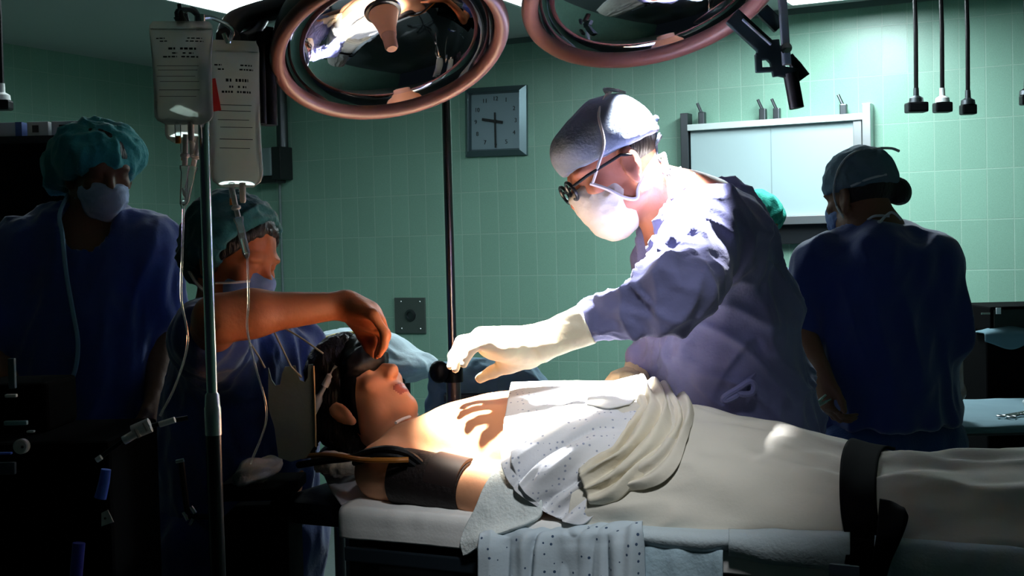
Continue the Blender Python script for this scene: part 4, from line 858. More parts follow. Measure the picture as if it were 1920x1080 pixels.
# leg drape: an arched section over the legs at every station u, its height read from the photographed outline
def proj(q):
    d = q - CAM; Z = d @ cf; return 960 + FPX * (d @ cr) / Z, 540 - FPX * (d @ cu) / Z
def sec(u, ph, b, a=.262): return T(u, .27 - a * math.cos(ph), b * math.sin(ph) if ph > 0 else 0)
tx = [1040, 1160, 1240, 1320, 1420, 1510, 1592, 1650, 1720, 1800, 1920, 2060, 2600]
ty = [738, 742, 752, 768, 788, 809, 833, 851, 848, 845, 842, 842, 850]
def arch(u, tx=tx, ty=ty):
    lo, hi = .02, .40
    for _ in range(24):
        b = (lo + hi) / 2; pr = [proj(sec(u, ph, b)) for ph in np.linspace(.5, 2.4, 24)]; k = min(pr, key=lambda q: q[1])
        if k[1] > np.interp(k[0], tx, ty): lo = b
        else: hi = b
    return b
def onbody(x, y, off=0.0, a=.270, tx=tx, ty=ty):
    """first point of the pixel's ray on the arched body surface"""
    d = ray(x, y); best = None
    u0 = float((TP(x, y, .1) - TO) @ TU); b = BU(u0)
    for t in np.linspace(1.7, 3.2, 400):
        q = CAM + t * d - TO; u, v, z = q @ TU, q @ TVd, q[2]
        f = ((v - .27) / (a + off)) ** 2 + (max(z, 0) / (b + off)) ** 2
        if z < 0: f = ((v - .27) / (a + off)) ** 2
        if best is None or f < best[0]: best = (f, t)
        if f <= 1: best = (f, t); break
    return CAM + best[1] * d
us = np.concatenate([[-.06, .02, .1], np.linspace(.18, .95, 12), [1.1, 1.3, 1.6]])
bs = [arch(u) for u in us]
def BU(u): return float(np.interp(u, us, bs))
ua = [.32, .335, .35, .37, .40, .50, .60, .68, .74, .785, .84, .90, 1.0, 1.12, 1.3, 1.6]
rows = [[T(u, .56, -.04) for u in ua]]
for ph in (2.9, 2.5, 2.1, 1.7, 1.35, 1.0, .7, .45, .22, .05): rows.append([sec(u, ph, BU(u)) for u in ua])
rows.append([T(u, -.003, -.008 - .010 * (u > .8)) for u in ua])
fl = fold(.019, [nrm(TU * .9 - ZU * .18), nrm(TU * .8 + ZU * .35 - TVd * .2)], 1.6, 8, 2)
def legd(v, s, t):
    a_ = fl(v) * (.75 if t > .35 else .2) * min(1, (1 - t) * 8) + .006 * noise.noise(Vector(v * 9)) + .003 * noise.noise(Vector(v * 22)) 
    return -a_ 
patch('leg_drape', rows, 220, 110, sheet_legs, disp=legd, loc=T(.75, .2, .02)); tag(bpy.data.objects['leg_drape'], 'large bone-white drape covering the legs of the patient, crossed by the black strap', 'drape')
# white gown bunched across the belly
B = lambda x, y, o=.020: onbody(x, y, o)
rows = [[T(-.05, .47, .10), T(.08, .47, .10), T(.2, .47, .10), T(.30, .46, .10)],
        [B(958, 718), B(1050, 716), B(1130, 716), B(1206, 716)],
        [B(952, 745), B(1045, 738), B(1125, 740), B(1214, 742)],
        [B(943, 795), B(1035, 790), B(1120, 790), B(1218, 782)],
        [B(936, 852), B(1020, 858), B(1105, 850), B(1202, 836)],
        [B(958, 912), B(1025, 915), B(1095, 905), B(1165, 890)],
        [B(1010, 952), B(1045, 952, .016), B(1090, 947, .016), B(1130, 935, .016)],
        [B(1050, 976, .02), B(1068, 981, .022), B(1086, 978, .022), B(1106, 965, .02)]]
f1 = fold(.020, [nrm(-TVd * .45 - ZU * .6 - TU * .65)], 1.5, 19, 4)
patch('hospital_gown', rows, 120, 130, dots2, disp=lambda v, s, t: f1(v) * min(1, max(.03, (t - .30) * 3)) * (.35 if s < .1 else 1) + .008 * min(1, t * 2), loc=T(.2, .2, .2)); tag(bpy.data.objects['hospital_gown'], 'white finely dotted gown bunched over the belly and hanging toward the table edge', 'gown')
# folded cream drape edges: flat bands of long parallel pleats lying on the draped body
def strip(name, ctr, m, label, cat, hw, hts, seed):
    c = spline(ctr, 16); rows = []; K = len(hts)
    for k in range(16):
        t_ = nrm(c[min(k + 1, 15)] - c[max(k - 1, 0)]); q = c[k] - TO; b = BU(float(q @ TU))
        n_ = nrm(TVd * (q @ TVd - .27) / .262 ** 2 + ZU * max(q[2], .01) / b ** 2); n_ = nrm(n_ - t_ * (n_ @ t_)); s_ = np.cross(n_, t_)
        e_ = min(1, (k + .6) / 3, (15.6 - k) / 3); w = hw * (.55 + .45 * e_) * (1 + .18 * math.sin(k * .9 + seed))
        rows.append([c[k] + s_ * w * (2 * i / (K - 1) - 1 + .10 * math.sin(k * .7 + i * 1.7 + seed)) + n_ * (hts[i] * (.4 + .6 * e_) * (1 + .3 * math.sin(k * .55 + i * 2.1 + seed)) - .004 * (i in (0, K - 1))) for i in range(K)])
    o = patch(name, rows, 70, 80, m, thick=.004, disp=wr(.0015, (40, 40, 40), seed), loc=c[8]); tag(o, label, cat)
strip('folded_drape', [T(.31, .45, .12), B(1212, 728, .006), B(1236, 770, .006), B(1222, 815, .006), B(1190, 858, .006), B(1150, 888, .006), B(1096, 912, .006)], sheet_cream, 'thick cream drape edge folded in a band beside the dotted gown', 'drape', .046, [0, .020, .006, .024, .026, .007, .019, .021, .004, .014, 0], 1.0)
strip('rolled_drape', [T(.38, .44, .10), B(1262, 752, .002), B(1274, 790, .002), B(1258, 842, .002), B(1220, 884, .002), B(1160, 908, .002)], mat('sheet_ivory', (.70, .66, .56), .9, bump=.07, bscale=170), 'narrow ivory drape fold lying between the cream band and the leg drape', 'drape', .026, [0, .014, .016, .005, .013, .002], 4.0)
S = SDF(.005); S.ell(TP(1172, 716, .47), (.036, .03, .028), R_t, .02); S.cone(TP(1150, 728, .46), TP(1200, 718, .46), .016, .018, .02)
tag(S.build('tan_towel', mat('towel_tan', (.42, .34, .22), .9, bump=.3, bscale=90), disp=fold(.006, [A(1, .2, .4)], 6, 30), loc=TP(1172, 730, .46)), 'small tan towel crumpled on the far side of the belly beneath the dark sleeve', 'towel')
patch('gown_flap', [[T(.17, .44, .16), T(.24, .44, .16), T(.30, .44, .15)], [B(1110, 718, .022), B(1150, 716, .022), B(1196, 706, .03)], [B(1105, 738, .022), B(1155, 742, .022), B(1206, 728, .03)], [B(1098, 756, .018), B(1142, 765, .02), B(1180, 758, .022)]], 30, 30, sheet_white, disp=wr(.003, (20, 20, 20)), loc=TP(1150, 745, .3)); tag(bpy.data.objects['gown_flap'], 'short white flap turned back at the top of the dotted gown', 'cloth')
# corner towel at the table edge
rows = [[B(938, 862, .006), B(962, 878, .006), B(1010, 915, .006)], [B(908, 905, .006), B(945, 925, .006), B(1015, 945, .006)], [B(890, 950, .012), B(925, 968, .014), B(1010, 968, .014)], [TP(868, 992, -.02), TP(900, 995, -.025), TP(965, 985, -.03)], [TP(860, 1018, -.032), TP(880, 1016, -.034), TP(920, 1005, -.036)], [TP(863, 1043, -.036), TP(873, 1038, -.038), TP(890, 1028, -.038)]]
patch('corner_towel', rows, 50, 60, mat('towel_white', (.70, .77, .76), .9, bump=.3, bscale=150), thick=.006, disp=lambda v, s, t: wr(.006, (12, 12, 12))(v) + .006, loc=TP(900, 980, 0)); tag(bpy.data.objects['corner_towel'], 'white hemmed towel whose pointed corner hangs over the table edge by the elbow', 'towel')
# cloths hanging over the near side of the table
def hang(name, xl, xr, yt, yb, v0, m, amp, across, label, cat, off=0.0, tilt=0.0):
    n = 9; X = np.linspace(xl, xr, n); Yt = np.linspace(*yt, n)
    rows = [[TP(x, y - 14, v0 + .05) for x, y in zip(X, Yt)], [TP(x, y, v0) for x, y in zip(X, Yt)]]
    for fr in (.15, .4, .7, 1.0): rows.append([TP(x + tilt * fr, y + (yb - y) * fr, v0 - .012 - .012 * fr) for x, y in zip(X, Yt)])
    f = fold(amp, [A(.02, 0, 1)], 1.2, across, off); patch(name, rows, 130, 60, m, disp=lambda v, s, t: f(v) * min(1, t * 2.5), loc=TP((xl + xr) / 2, yb, v0 - .02)); tag(bpy.data.objects[name], label, cat)
hang('dotted_cloth', 903, 1205, (1000, 988), 1180, -.028, dots, .014, 17, 'pale blue cloth printed with dark dots hanging down the table side', 'cloth')
hang('plain_cloth', 1200, 1357, (1012, 1028), 1180, -.016, drape_blue, .008, 14, 'plain pale blue cloth hanging beside the dotted one', 'cloth', 3.0)
pale = mat('sheet_paleblue', (.50, .60, .64), .9, bump=.2, bscale=150)
def roll(name, xs_, yt, yb, v0, label):
    X = xs_; rows = [[TP(x, t_ - 6, v0 + .03) for x, t_ in zip(X, yt)], [TP(x, t_ + 3, v0 - .008) for x, t_ in zip(X, yt)], [TP(x, t_ * .5 + b_ * .5, v0 - .022) for x, t_, b_ in zip(X, yt, yb)], [TP(x, b_ - 4, v0 - .016) for x, b_ in zip(X, yb)], [TP(x, b_, v0 - .002) for x, b_ in zip(X, yb)]]
    patch(name, rows, 60, 24, pale, disp=wr(.004, (10, 10, 14)), loc=TP(X[1], yb[1], v0)); tag(bpy.data.objects[name], label, 'sheet')
roll('draw_sheet', [1198, 1260, 1320, 1372], (990, 994, 998, 999), (1022, 1032, 1034, 1032), -.012, 'short pale blue sheet fold under the leg drape, ending at the curved seam')
roll('table_sheet', [1366, 1440, 1520, 1594], (998, 1000, 1001, 1004), (1040, 1054, 1064, 1070), -.016, 'smooth pale blue sheet wrapped along the table edge left of the strap')
roll('end_sheet', [1640, 1760, 1880, 2050], (1012, 1020, 1030, 1044), (1085, 1092, 1098, 1110), -.02, 'pale sheet along the table edge right of the black strap')
# safety strap
rows = []
for ph in (2.2, 1.75, 1.35, 1.0, .7, .45, .22, .05):
    k = .5 - .5 * math.cos(min(ph, 1.57)) + (.5 if ph > 1.57 else 0) * 0
    rows.append([sec(u, ph, BU(u)) + ZU * .012 - TVd * .010 * math.cos(ph) for u in [a_ + (b_ - a_) * min(1, ph / 1.57) for a_, b_ in ((.816, .758), (.845, .79), (.874, .822))]])
rows.append([TP(1590, 1012, -.022), TP(1622, 1016, -.024), TP(1655, 1018, -.024)])
rows.append([TP(1586, 1046, -.04), TP(1616, 1050, -.042), TP(1648, 1052, -.04)]); rows.append([TP(1578, 1095, -.055), TP(1600, 1100, -.057), TP(1636, 1100, -.055)]); rows.append([TP(1572, 1180, -.055), TP(1594, 1184, -.057), TP(1630, 1184, -.055)])
st = thing('safety_strap', 'wide black strap buckled across the draped thighs', 'strap', TP(1622, 1000, 0))
patch('strap_band', rows, 16, 90, black_cloth, st, .006)
patch('strap_end', [[TP(1650, 938, .035), TP(1668, 942, .03), TP(1686, 952, .025)], [TP(1648, 965, .005), TP(1674, 966, -.0), TP(1701, 964, -.01)], [TP(1644, 1010, -.04), TP(1668, 1012, -.045), TP(1688, 1012, -.045)], [TP(1634, 1060, -.06), TP(1652, 1062, -.062), TP(1668, 1062, -.06)], [TP(1622, 1120, -.062), TP(1638, 1122, -.064), TP(1652, 1120, -.062)]], 16, 40, black_cloth, st, .008)
MB().box(TP(1584, 1084, -.066), (.05, .012, .045), R_t, .004).build('buckle', chrome, st)
# ------------------------------------------------------------------ surgical lamps
def surgical_lamp(c, n, R, label, D=.17):
    n = nrm(n); t = thing('surgical_lamp', label, 'surgical light', c)
    N = 14; ins = [(max(R * .985 * math.cos(a), .0001), -D * math.sin(a)) for a in np.linspace(0, PI / 2, N)]; outs = [(max((R + .012) * math.cos(a), .0001), -(D + .018) * math.sin(a)) for a in np.linspace(0, PI / 2, N)]
    MB().lathe(c, n, ins, 96).build('reflector', mirror, t, angle=180)
    MB().lathe(c, n, outs, 72).build('outer_shell', mat('lamp_shell', (.05, .065, .07), .3, metal=.5), t, angle=180)
    MB().lathe(c, n, [(R + .002 + .068 * R * math.cos(a), .004 + .068 * R * math.sin(a)) for a in np.linspace(0, 2 * PI, 16)[:-1]], 96, True).build('rim', copper_rim, t, angle=180)
    ap = c - n * (D - .004); g = R / .272 * .9
    def pf(p): return [(max(r * g, .0001), h * g) for r, h in p]
    st_ = MB().lathe(ap, n, pf([(0, 0), (.012, 0), (.012, .06), (.052, .066), (.050, .074), (.030, .078), (0, .078)]), 32).build('stem', dark_steel, t)
    MB().lathe(ap, n, pf([(.040, .074), (.042, .078), (.026, .125), (.022, .150), (0, .150)]), 32).build('socket', socket_m, st_)
    MB().lathe(ap, n, pf([(0, .150), (.0205, .150), (.0205, .156), (.019, .158), (.0185, .190), (.014, .197), (0, .197)]), 24).build('bulb_cap', mat('bulb_cap', (.60, .34, .22), .45), st_)
    return t, ap + n * (.197 * g + .024)
L1C = P(733, 84, 2.38); L1N = A(.21, -.44, -.87)
l1, s1 = surgical_lamp(L1C, L1N, .209, 'round mirrored surgical lamp with rose rim hanging left of the clock', .13)
ar = MB(); ar.tube([P(512, 150, 2.40), P(505, 100, 2.40), P(512, 55, 2.40)], .023, 12); ar.build('yoke', black_enamel, l1)
MB().tube(spline([P(428, 72, 2.30), P(440, 45, 2.34), P(480, 28, 2.38), P(530, 14, 2.42), P(600, -8, 2.46), P(660, -30, 2.50)], 24), .023, 12).build('support_arm', black_enamel, l1)
MB().tube(spline([P(455, 74, 2.30), P(478, 62, 2.34), P(492, 40, 2.38)], 12), .012, 10).build('lever', black_enamel, l1)
MB().cyl(P(500, 62, 2.36), P(505, 235, 2.36), .0155).build('handle', black_rub, l1)
MB().tube([P(516, 80, 2.30), P(540, 40, 2.30)], .0058, 10).build('link_rod', chrome, l1)
MB().cyl(P(488, 60, 2.32), P(492, 232, 2.32), .0077).build('cable', black_rub, l1)
for x, y, m_ in ((481, 126, chrome), (477, 140, chrome), (490, 158, copper_rim)): MB().ball(P(x, y, 3.0), .0055, 8).build('screw', m_, l1)
q = P(655, -28, 2.50); MB().cyl(q, A(q[0], q[1], CEIL), .026).build('ceiling_column', black_enamel, l1)
L2C = P(1225, -22, 2.67); L2N = A(.15, -.40, -.905)
l2, s2 = surgical_lamp(L2C, L2N, 0.261, 'round mirrored surgical lamp with rose rim directly above the surgeon', .15)
Zl = 2.70
def bar(x0, y0, x1, y1, wpx, m_, nm, dz=0.0, th=.018):
    a, b = P(x0, y0, Zl + dz), P(x1, y1, Zl + dz); d = nrm(b - a); s_ = nrm(np.cross(d, cf)); MB().box((a + b) / 2, (np.linalg.norm(b - a), wpx * Zl / FPX, th), (d, s_, np.cross(d, s_)), .003).build(nm, m_, l2, False)
lb_ = mat('link_grey', (.32, .44, .50), .35, metal=.6); blk = mat('link_black', (.012, .02, .022), .35, metal=.3)
bar(1372, 30, 1468, 118, 34, blk, 'link_arm'); bar(1392, 36, 1446, 84, 4, lb_, 'link_edge', -.012, .01); bar(1428, 18, 1462, 52, 26, blk, 'link_arm', .02)
bar(1463, -60, 1475, 122, 15, lb_, 'link_bar', -.02)
bar(1418, 96, 1462, 92, 36, blk, 'bracket'); bar(1421, 100, 1423, 136, 12, blk, 'bracket'); bar(1418, 132, 1452, 130, 9, blk, 'bracket'); bar(1450, 88, 1462, 142, 26, blk, 'bracket')
bar(1455, 132, 1496, 140, 20, blk, 'bracket')
MB().cyl(P(1482, 138, Zl), P(1494, 203, Zl), .0155).build('handle', black_rub, l2); MB().tube([P(1480, 104, Zl + .02), P(1492, 124, Zl + .02), P(1508, 146, Zl + .02)], [.008, .013, .014], 12).build('lever', blk, l2)
MB().lathe(P(1474, 91, Zl - .03), -cf, [(.0001, 0), (.012, 0), (.011, .008), (.0001, .01)], 14).build('pivot_bolt', chrome, l2)
q = P(1466, -58, Zl); MB().cyl(q, A(q[0], q[1], CEIL), .024).build('ceiling_column', black_enamel, l2)

def spot(name, loc, d, w, ang, blend, col, rad=.02):
    l = bpy.data.lights.new(name, 'SPOT'); l.energy = w; l.spot_size = math.radians(ang); l.spot_blend = blend; l.color = col; l.shadow_soft_size = rad
    o = bpy.data.objects.new(name, l); COL.objects.link(o); o.location = Vector(loc); o.rotation_euler = Vector(d).to_track_quat('-Z', 'Y').to_euler(); return o
def aim(s, q): return nrm(np.asarray(q) - s)
spot('lamp_beam', s1, aim(s1, P(975, 785, 2.60)), 540, 34, .75, (1, .90, .76))
spot('lamp_beam', s2, A(-.06, -.12, -1), 680, 41, .6, (.97, .96, 1.0))
sl = A(.22, 1.30, 2.5); spot('unseen_side_beam', sl, aim(sl, A(.14, 2.40, 1.05)), 60, 33, .95, (.95, .97, 1.0), .12)  # lamp outside the view, no fixture, added to light table front and gown

# ------------------------------------------------------------------ infusion stand with bags
ivb = P(398, 745, 2.1); ivx = A(ivb[0], ivb[1], 0)
iv = thing('infusion_stand', 'chrome infusion pole in front carrying the clear fluid bags', 'iv stand', ivx)
zj = ivb[2]; ztp = P(383, 32, 2.1)[2]
MB().cyl(ivx + ZU * (zj - .05), ivx + ZU * ztp, .0088, n=24).build('upper_pole', chrome, iv)
MB().lathe(ivx + ZU * (zj - .062), ZU, [(.0001, 0), (.0135, 0), (.0135, .045), (.0125, .047), (.0115, .066), (.0088, .07)], 24).build('pole_clamp', steel, iv)
MB().cyl(ivx + ZU * .12, ivx + ZU * (zj - .06), .0125, n=24).build('lower_pole', black_enamel, iv)
for k in range(5):
    a = 2 * PI * k / 5; d = A(math.cos(a), math.sin(a), 0); lg_ = MB().tube([ivx + ZU * .13, ivx + d * .15 + ZU * .10, ivx + d * .28 + ZU * .065], .014, 10).build('base_leg', dark_steel, iv)
    MB().lathe(ivx + d * .28 + A(0, 0, .03) - np.cross(ZU, d) * .01, np.cross(ZU, d), [(.0001, 0), (.03, 0), (.03, .02), (.0001, .02)], 16).build('caster', black_rub, lg_)
pt = ivx + ZU * (ztp - .005)
for tgt, (hx, hy, hz) in enumerate(((338, 46, 2.06), (428, 76, 2.13), (352, 40, 2.22))):
    h_ = P(hx, hy, hz); MB().tube(spline([pt, (pt + h_) / 2 + ZU * .018, h_ + ZU * .02 + (h_ - pt) * A(1, 1, 0) * .15, h_ + A(0, 0, -.003), h_ + A(-.006, -.004, .012)], 20), .0038, 8).build('hook', dark_steel if tgt != 1 else chrome, iv)
MB().tube([P(336, 8, 2.06), P(340, 30, 2.06), P(343, 46, 2.06)], [.0035, .0045, .0095], 10).build('hanger', black_enamel, iv)
GB = 'clear fluid bags on the infusion pole'
def fluid_bag(c_top, w, h, label, liquid, tilt=0.0, taper=.0, prints=True, tape=False, ports=2, Z=2.1):
    t = thing('fluid_bag', label, 'iv bag', c_top - ZU * h, GB); R = nrm(A(1, tilt, -.024)); Fv = nrm(np.cross(R, ZU)) ; U = ZU
    def outline(s):   # s 0 top .. 1 bottom -> half width, half thickness
        hw = w / 2 * (1 - .05 * math.sin(PI * min(1, s * 1.1)) - taper * s); 
        if s > .90: hw *= math.sqrt(max(0, 1 - ((s - .90) / .105) ** 2)) * .55 + .45
        if s < .05: hw *= .86 + .14 * (s / .05)
        th = .0025 + .021 * math.sin(PI * min(1, max(0, (s - .08) / .90))) ** .6 if s > .08 else .0025
        return hw, th
    def loft(s0, s1, k, n=26, m=40, out=0.0):
        V = []
        for i in range(n):
            s = s0 + (s1 - s0) * i / (n - 1); hw, th = outline(s); hw *= k; th *= k
            for j in range(m):
                a = 2 * PI * j / m; ca, sa = math.cos(a), math.sin(a); V.append(c_top - U * h * s + R * hw * math.copysign(abs(ca) ** .8, ca) + Fv * th * math.copysign(abs(sa) ** 1.0, sa))
        F = [[i * m + j, i * m + (j + 1) % m, (i + 1) * m + (j + 1) % m, (i + 1) * m + j] for i in range(n - 1) for j in range(m)] + [list(range(m)), [(n - 1) * m + j for j in range(m)][::-1]]
        b = MB(); b.V = [tuple(v) for v in V]; b.F = F; return b
    loft(0, 1, 1).build('film', bag_film, t)
    loft(liquid, .985, .93).build('fluid', fluid, t)
    MB().box(c_top - U * h * .075, (w * .93, .004, h * .006), (R, Fv, U)).build('weld_seam', mat('seam', (.75, .78, .70), .4), t, False)
    if prints:
        rnd = random.Random(int(w * 1e4)); pr = MB()
        for y, segs, hh in ((.175, ((-.36, -.22), (.12, .34)), .010), (.205, ((-.30, -.18), (.10, .36)), .010), (.28, ((-.16, -.05), (.02, .26)), .020), (.325, ((-.10, -.02), (.06, .11), (.15, .22)), .014), (.36, ((-.24, -.02), (.04, .30)), .014), (.45, ((-.38, .36),), .004), (.49, ((-.36, .34),), .004), (.55, ((-.38, .30),), .004), (.60, ((-.34, .36),), .004), (.68, ((-.36, .36),), .005), (.74, ((-.36, .30),), .004)):
            for a, b in segs:
                x = a
                while x < b:
                    l_ = min(b - x, rnd.uniform(.03, .07)) if hh > .005 else b - x; hw, th = outline(y); px_ = (x + l_ / 2) * w
                    dd = th * math.sqrt(max(0, 1 - (px_ / hw) ** 2)); sgn = 1 if Fv[1] < 0 else -1
                    pr.box(c_top - U * h * y + R * px_ + Fv * sgn * (dd + .0015), (l_ * w * .85, .0008, h * hh), (R, Fv, U)); x += l_ + .012
        pr.build('printing', black_print if tape is False else black_print, t, False)
    if tape:
        a, b = P(396, 148, Z - .042), P(407, 208, Z - .042); d = nrm(b - a); s_ = nrm(np.cross(d, cf)); MB().box((a + b) / 2, (np.linalg.norm(b - a), .014, .0012), (d, s_, np.cross(d, s_))).build('red_tape', red_tape, t, False)
    bt = c_top - U * h
    pm = mat('port_plastic', (.70, .62, .50), .4)
    for k in range(ports):
        x = (-.10 + .20 * k) * w; po_ = MB().lathe(bt + R * x + U * .008, -U, [(.0001, 0), (.0052, 0), (.0052, .03 - .008 * (k == 0)), (.0036, .034), (.0001, .034)], 12).build('port', pm if k else clear_tube, t)
        if k == 0: MB().cyl(bt + R * x - U * .018, bt + R * x - U * .030, .0045, n=10).build('port_cap', mat('port_amber', (.60, .16, .01), .4), po_)
    return t, bt
B1, b1 = fluid_bag(P(339, 40, 2.05), .105, .165, 'clear fluid bag hanging at the left of the pole, with black print', .42, taper=.10)
B3, b3 = fluid_bag(P(346, 82, 2.20), .078, .170, 'clear fluid bag behind the left one, only its rounded bottom showing', .3, prints=False)
B2, b2 = fluid_bag(P(436, 76, 2.14), .088, .245, 'longer clear fluid bag with a red tape strip right of the pole', .45, tilt=.25, tape=True, Z=2.14)
def drip(top, bot, label, lean=0.0):
    t = thing('drip_chamber', label, 'drip chamber', bot); d = nrm(bot - top); L_ = np.linalg.norm(bot - top)
    MB().lathe(top, d, [(.0001, 0), (.0045, 0), (.0045, L_ * .25), (.008, L_ * .27), (.008, L_ * .30), (.0045, L_ * .32), (.0045, L_ * .42), (.0001, L_ * .42)], 14).build('spike', mat('spike_plastic', (.68, .62, .54), .4), t)
    MB().lathe(top, d, [(.0001, L_ * .42), (.0085, L_ * .42), (.0085, L_ * .46), (.0065, L_ * .50), (.0065, L_ * .93), (.003, L_), (.0001, L_)], 16).build('chamber', clear_mat('chamber_plastic', (.88, .92, .92), .12, (.8, .8, .75), .05), t)
    MB().lathe(top, d, [(.0001, L_ * .72), (.0055, L_ * .72), (.0055, L_ * .92), (.0001, L_ * .96)], 12).build('fluid', fluid, t); return t
drip(P(348, 252, 2.14), P(344, 392, 2.14), 'drip chamber below the bag hidden behind, straight down')
drip(P(374, 258, 2.16), P(346, 386, 2.16), 'drip chamber slanting down to the left under the hidden bag')
drip(P(434, 352, 2.12), P(464, 484, 2.12), 'drip chamber slanting under the longer taped bag')
def line(name, pts, r, m_, label, cat='tube'): return tag(MB().tube(spline(pts, 40), r, 8).build(name, m_, loc=pts[-1]), label, cat)
line('infusion_line', [P(344, 392, 2.14), P(342, 470, 2.14), P(340, 560, 2.16), P(352, 640, 2.2), P(330, 720, 2.22), P(300, 780, 2.22)], .0022, clear_tube, 'thin clear tube falling from the drip chambers left of the pole')
line('infusion_line', [P(464, 484, 2.12), P(466, 560, 2.14), P(464, 620, 2.16), P(480, 690, 2.2), P(500, 780, 2.25), P(470, 870, 2.25)], .0020, clear_tube, 'thin clear tube falling from the chamber under the taped bag')

# ------------------------------------------------------------------ far infusion stand with black clamp knob
q = P(846, 560, 3.35); f0 = A(q[0], q[1], 0)
s2_ = thing('infusion_stand', 'dark metal pole with a black clamp knob standing behind the outstretched glove', 'iv stand', f0)
zk = P(850, 695, 3.35)[2]
MB().cyl(f0 + ZU * zk, f0 + ZU * 2.05, .0115, n=24).build('upper_pole', mat('pole_dark', (.22, .20, .20), .22, metal=1), s2_)
MB().cyl(f0 + ZU * .08, f0 + ZU * (zk + .01), .019, n=24).build('lower_pole', mat('pole_brown', (.20, .15, .14), .3, metal=.8), s2_)
MB().lathe(f0 + ZU * (zk - .03), ZU, [(.0115, 0), (.026, 0), (.026, .045), (.0115, .05)], 20).build('clamp', black_rub, s2_)
kc = f0 + A(-.035, -.03, zk); MB().ball(kc, (.026, .022, .03), 16).build('knob', black_rub, s2_); MB().cyl(kc, f0 + ZU * zk, .008).build('knob_stem', dark_steel, s2_)
for k in range(4):
    a = PI / 4 + PI / 2 * k; d = A(math.cos(a), math.sin(a), 0); MB().tube([f0 + ZU * .1, f0 + d * .25 + ZU * .04], .014, 8).build('base_leg', dark_steel, s2_)

# ------------------------------------------------------------------ draped stands in the background
lb = P(695, 690, 4.3); g = thing('linen_stand', 'round stand draped in white cloth behind the anaesthetist', 'stand', A(lb[0], lb[1], 0))
zt = P(695, 688, 4.3)[2]
MB().lathe(A(lb[0], lb[1], zt - .02), ZU, [(.0001, 0), (.165, 0), (.17, .01), (.165, .02), (.0001, .02)], 36).build('top', dark_steel, g)
for k in range(4):
    a = PI / 4 + PI / 2 * k; d = A(math.cos(a), math.sin(a), 0) * .15; MB().cyl(A(lb[0], lb[1], 0) + d, A(lb[0], lb[1], zt) + d, .018).build('leg', black_enamel, g)
S = SDF(.008); S.ell(A(lb[0] - .05, lb[1], zt + .045), (.19, .17, .085), None, .04); S.ell(A(lb[0] + .10, lb[1] - .03, zt + .005), (.13, .13, .05), None, .04); S.cone(A(lb[0] + .17, lb[1] - .05, zt - .005), A(lb[0] - .14, lb[1] - .08, zt - .01), .03, .03, .03)
tag(S.build('white_drape', mat('drape_ice', (.66, .80, .86), .85, bump=.2, bscale=60), disp=fold(.008, [A(1, .2, -.4), A(.6, 0, -1)], 3, 12, 3), loc=A(lb[0], lb[1], zt)), 'icy white cloth heaped on the round stand', 'drape')
tag(MB().tube(spline([P(600, 640, 4.12), P(625, 631, 4.12), P(650, 627, 4.12), P(690, 626, 4.12), P(730, 628, 4.14)], 20), .009, 8).tube(spline([P(655, 628, 4.11), P(672, 634, 4.11), P(684, 644, 4.11)], 10), .008, 8).build('yellow_tubing', yellow_tube, loc=P(660, 630, 4.12)), 'dull yellow rubber tubing lying on the white draped stand', 'tube')
MB_ = tag(MB().box(P(644, 631, 4.10), (.05, .02, .022), None, .004).build('tube_clamp', black_rub, loc=P(644, 636, 4.10)), 'small black clamp on the yellow tubing', 'clamp')
dbm = P(925, 720, 4.0); g = thing('draped_stand', 'low stand covered with a blue-grey drape behind the pole and glove', 'stand', A(dbm[0], dbm[1], 0))
S = SDF(.008); zt = P(925, 690, 4.0)[2]; S.cone(P(830, 702, 4.0), P(980, 700, 4.0), .035, .03, .05).cone(P(980, 700, 4.0), P(1012, 735, 4.0), .02, .03, .04).cone(P(880, 720, 4.0), P(990, 730, 4.0), .06, .05, .06); S.cone(P(825, 710, 4.0), P(820, 780, 4.0), .03, .04, .04)
S.build('drape', mat('drape_bluegrey', (.22, .36, .46), .85, bump=.2, bscale=60), g, disp=fold(.012, [A(.9, 0, -.6), A(.2, 0, 1)], 3, 14, 1))
MB().box(A(dbm[0], dbm[1], zt - .08), (.30, .2, .02)).build('shelf', dark_steel, g, False)
for sx in (-1, 1): MB().cyl(A(dbm[0] + sx * .13, dbm[1], 0), A(dbm[0] + sx * .13, dbm[1], zt - .08), .014).build('leg', dark_steel, g)

# ------------------------------------------------------------------ right: instrument table, monitor, bottle
it = P(1880, 790, 4.0); zt = P(1850, 800, 3.75)[2]
g = thing('instrument_table', 'draped instrument table beside the assistant seen from behind', 'table', A(it[0] + .1, it[1] + .1, 0))
tc_ = A(it[0] + .12, 4.02, zt)
MB().box(tc_ - ZU * .015, (.72, .55, .03), None, .006).build('table_top', dark_steel, g)
for sx in (-1, 1):
    for sy_ in (-1, 1): MB().cyl(tc_ + A(sx * .32, sy_ * .23, -.02), A(tc_[0] + sx * .32, tc_[1] + sy_ * .23, 0), .015).build('leg', steel, g)
patch('table_drape', [[tc_ + A(x, y, z) for x in (-.37, -.2, 0, .2, .37)] for y, z in ((-.285, -.02), (-.275, .004), (-.1, .006), (.1, .006), (.28, .006))], 50, 40, mat('drape_teal', (.16, .26, .30), .9), disp=wr(.003, (10, 10, 10)), loc=tc_); tag(bpy.data.objects['table_drape'], 'dull teal drape spread over the instrument table', 'drape')
rt = random.Random(3)
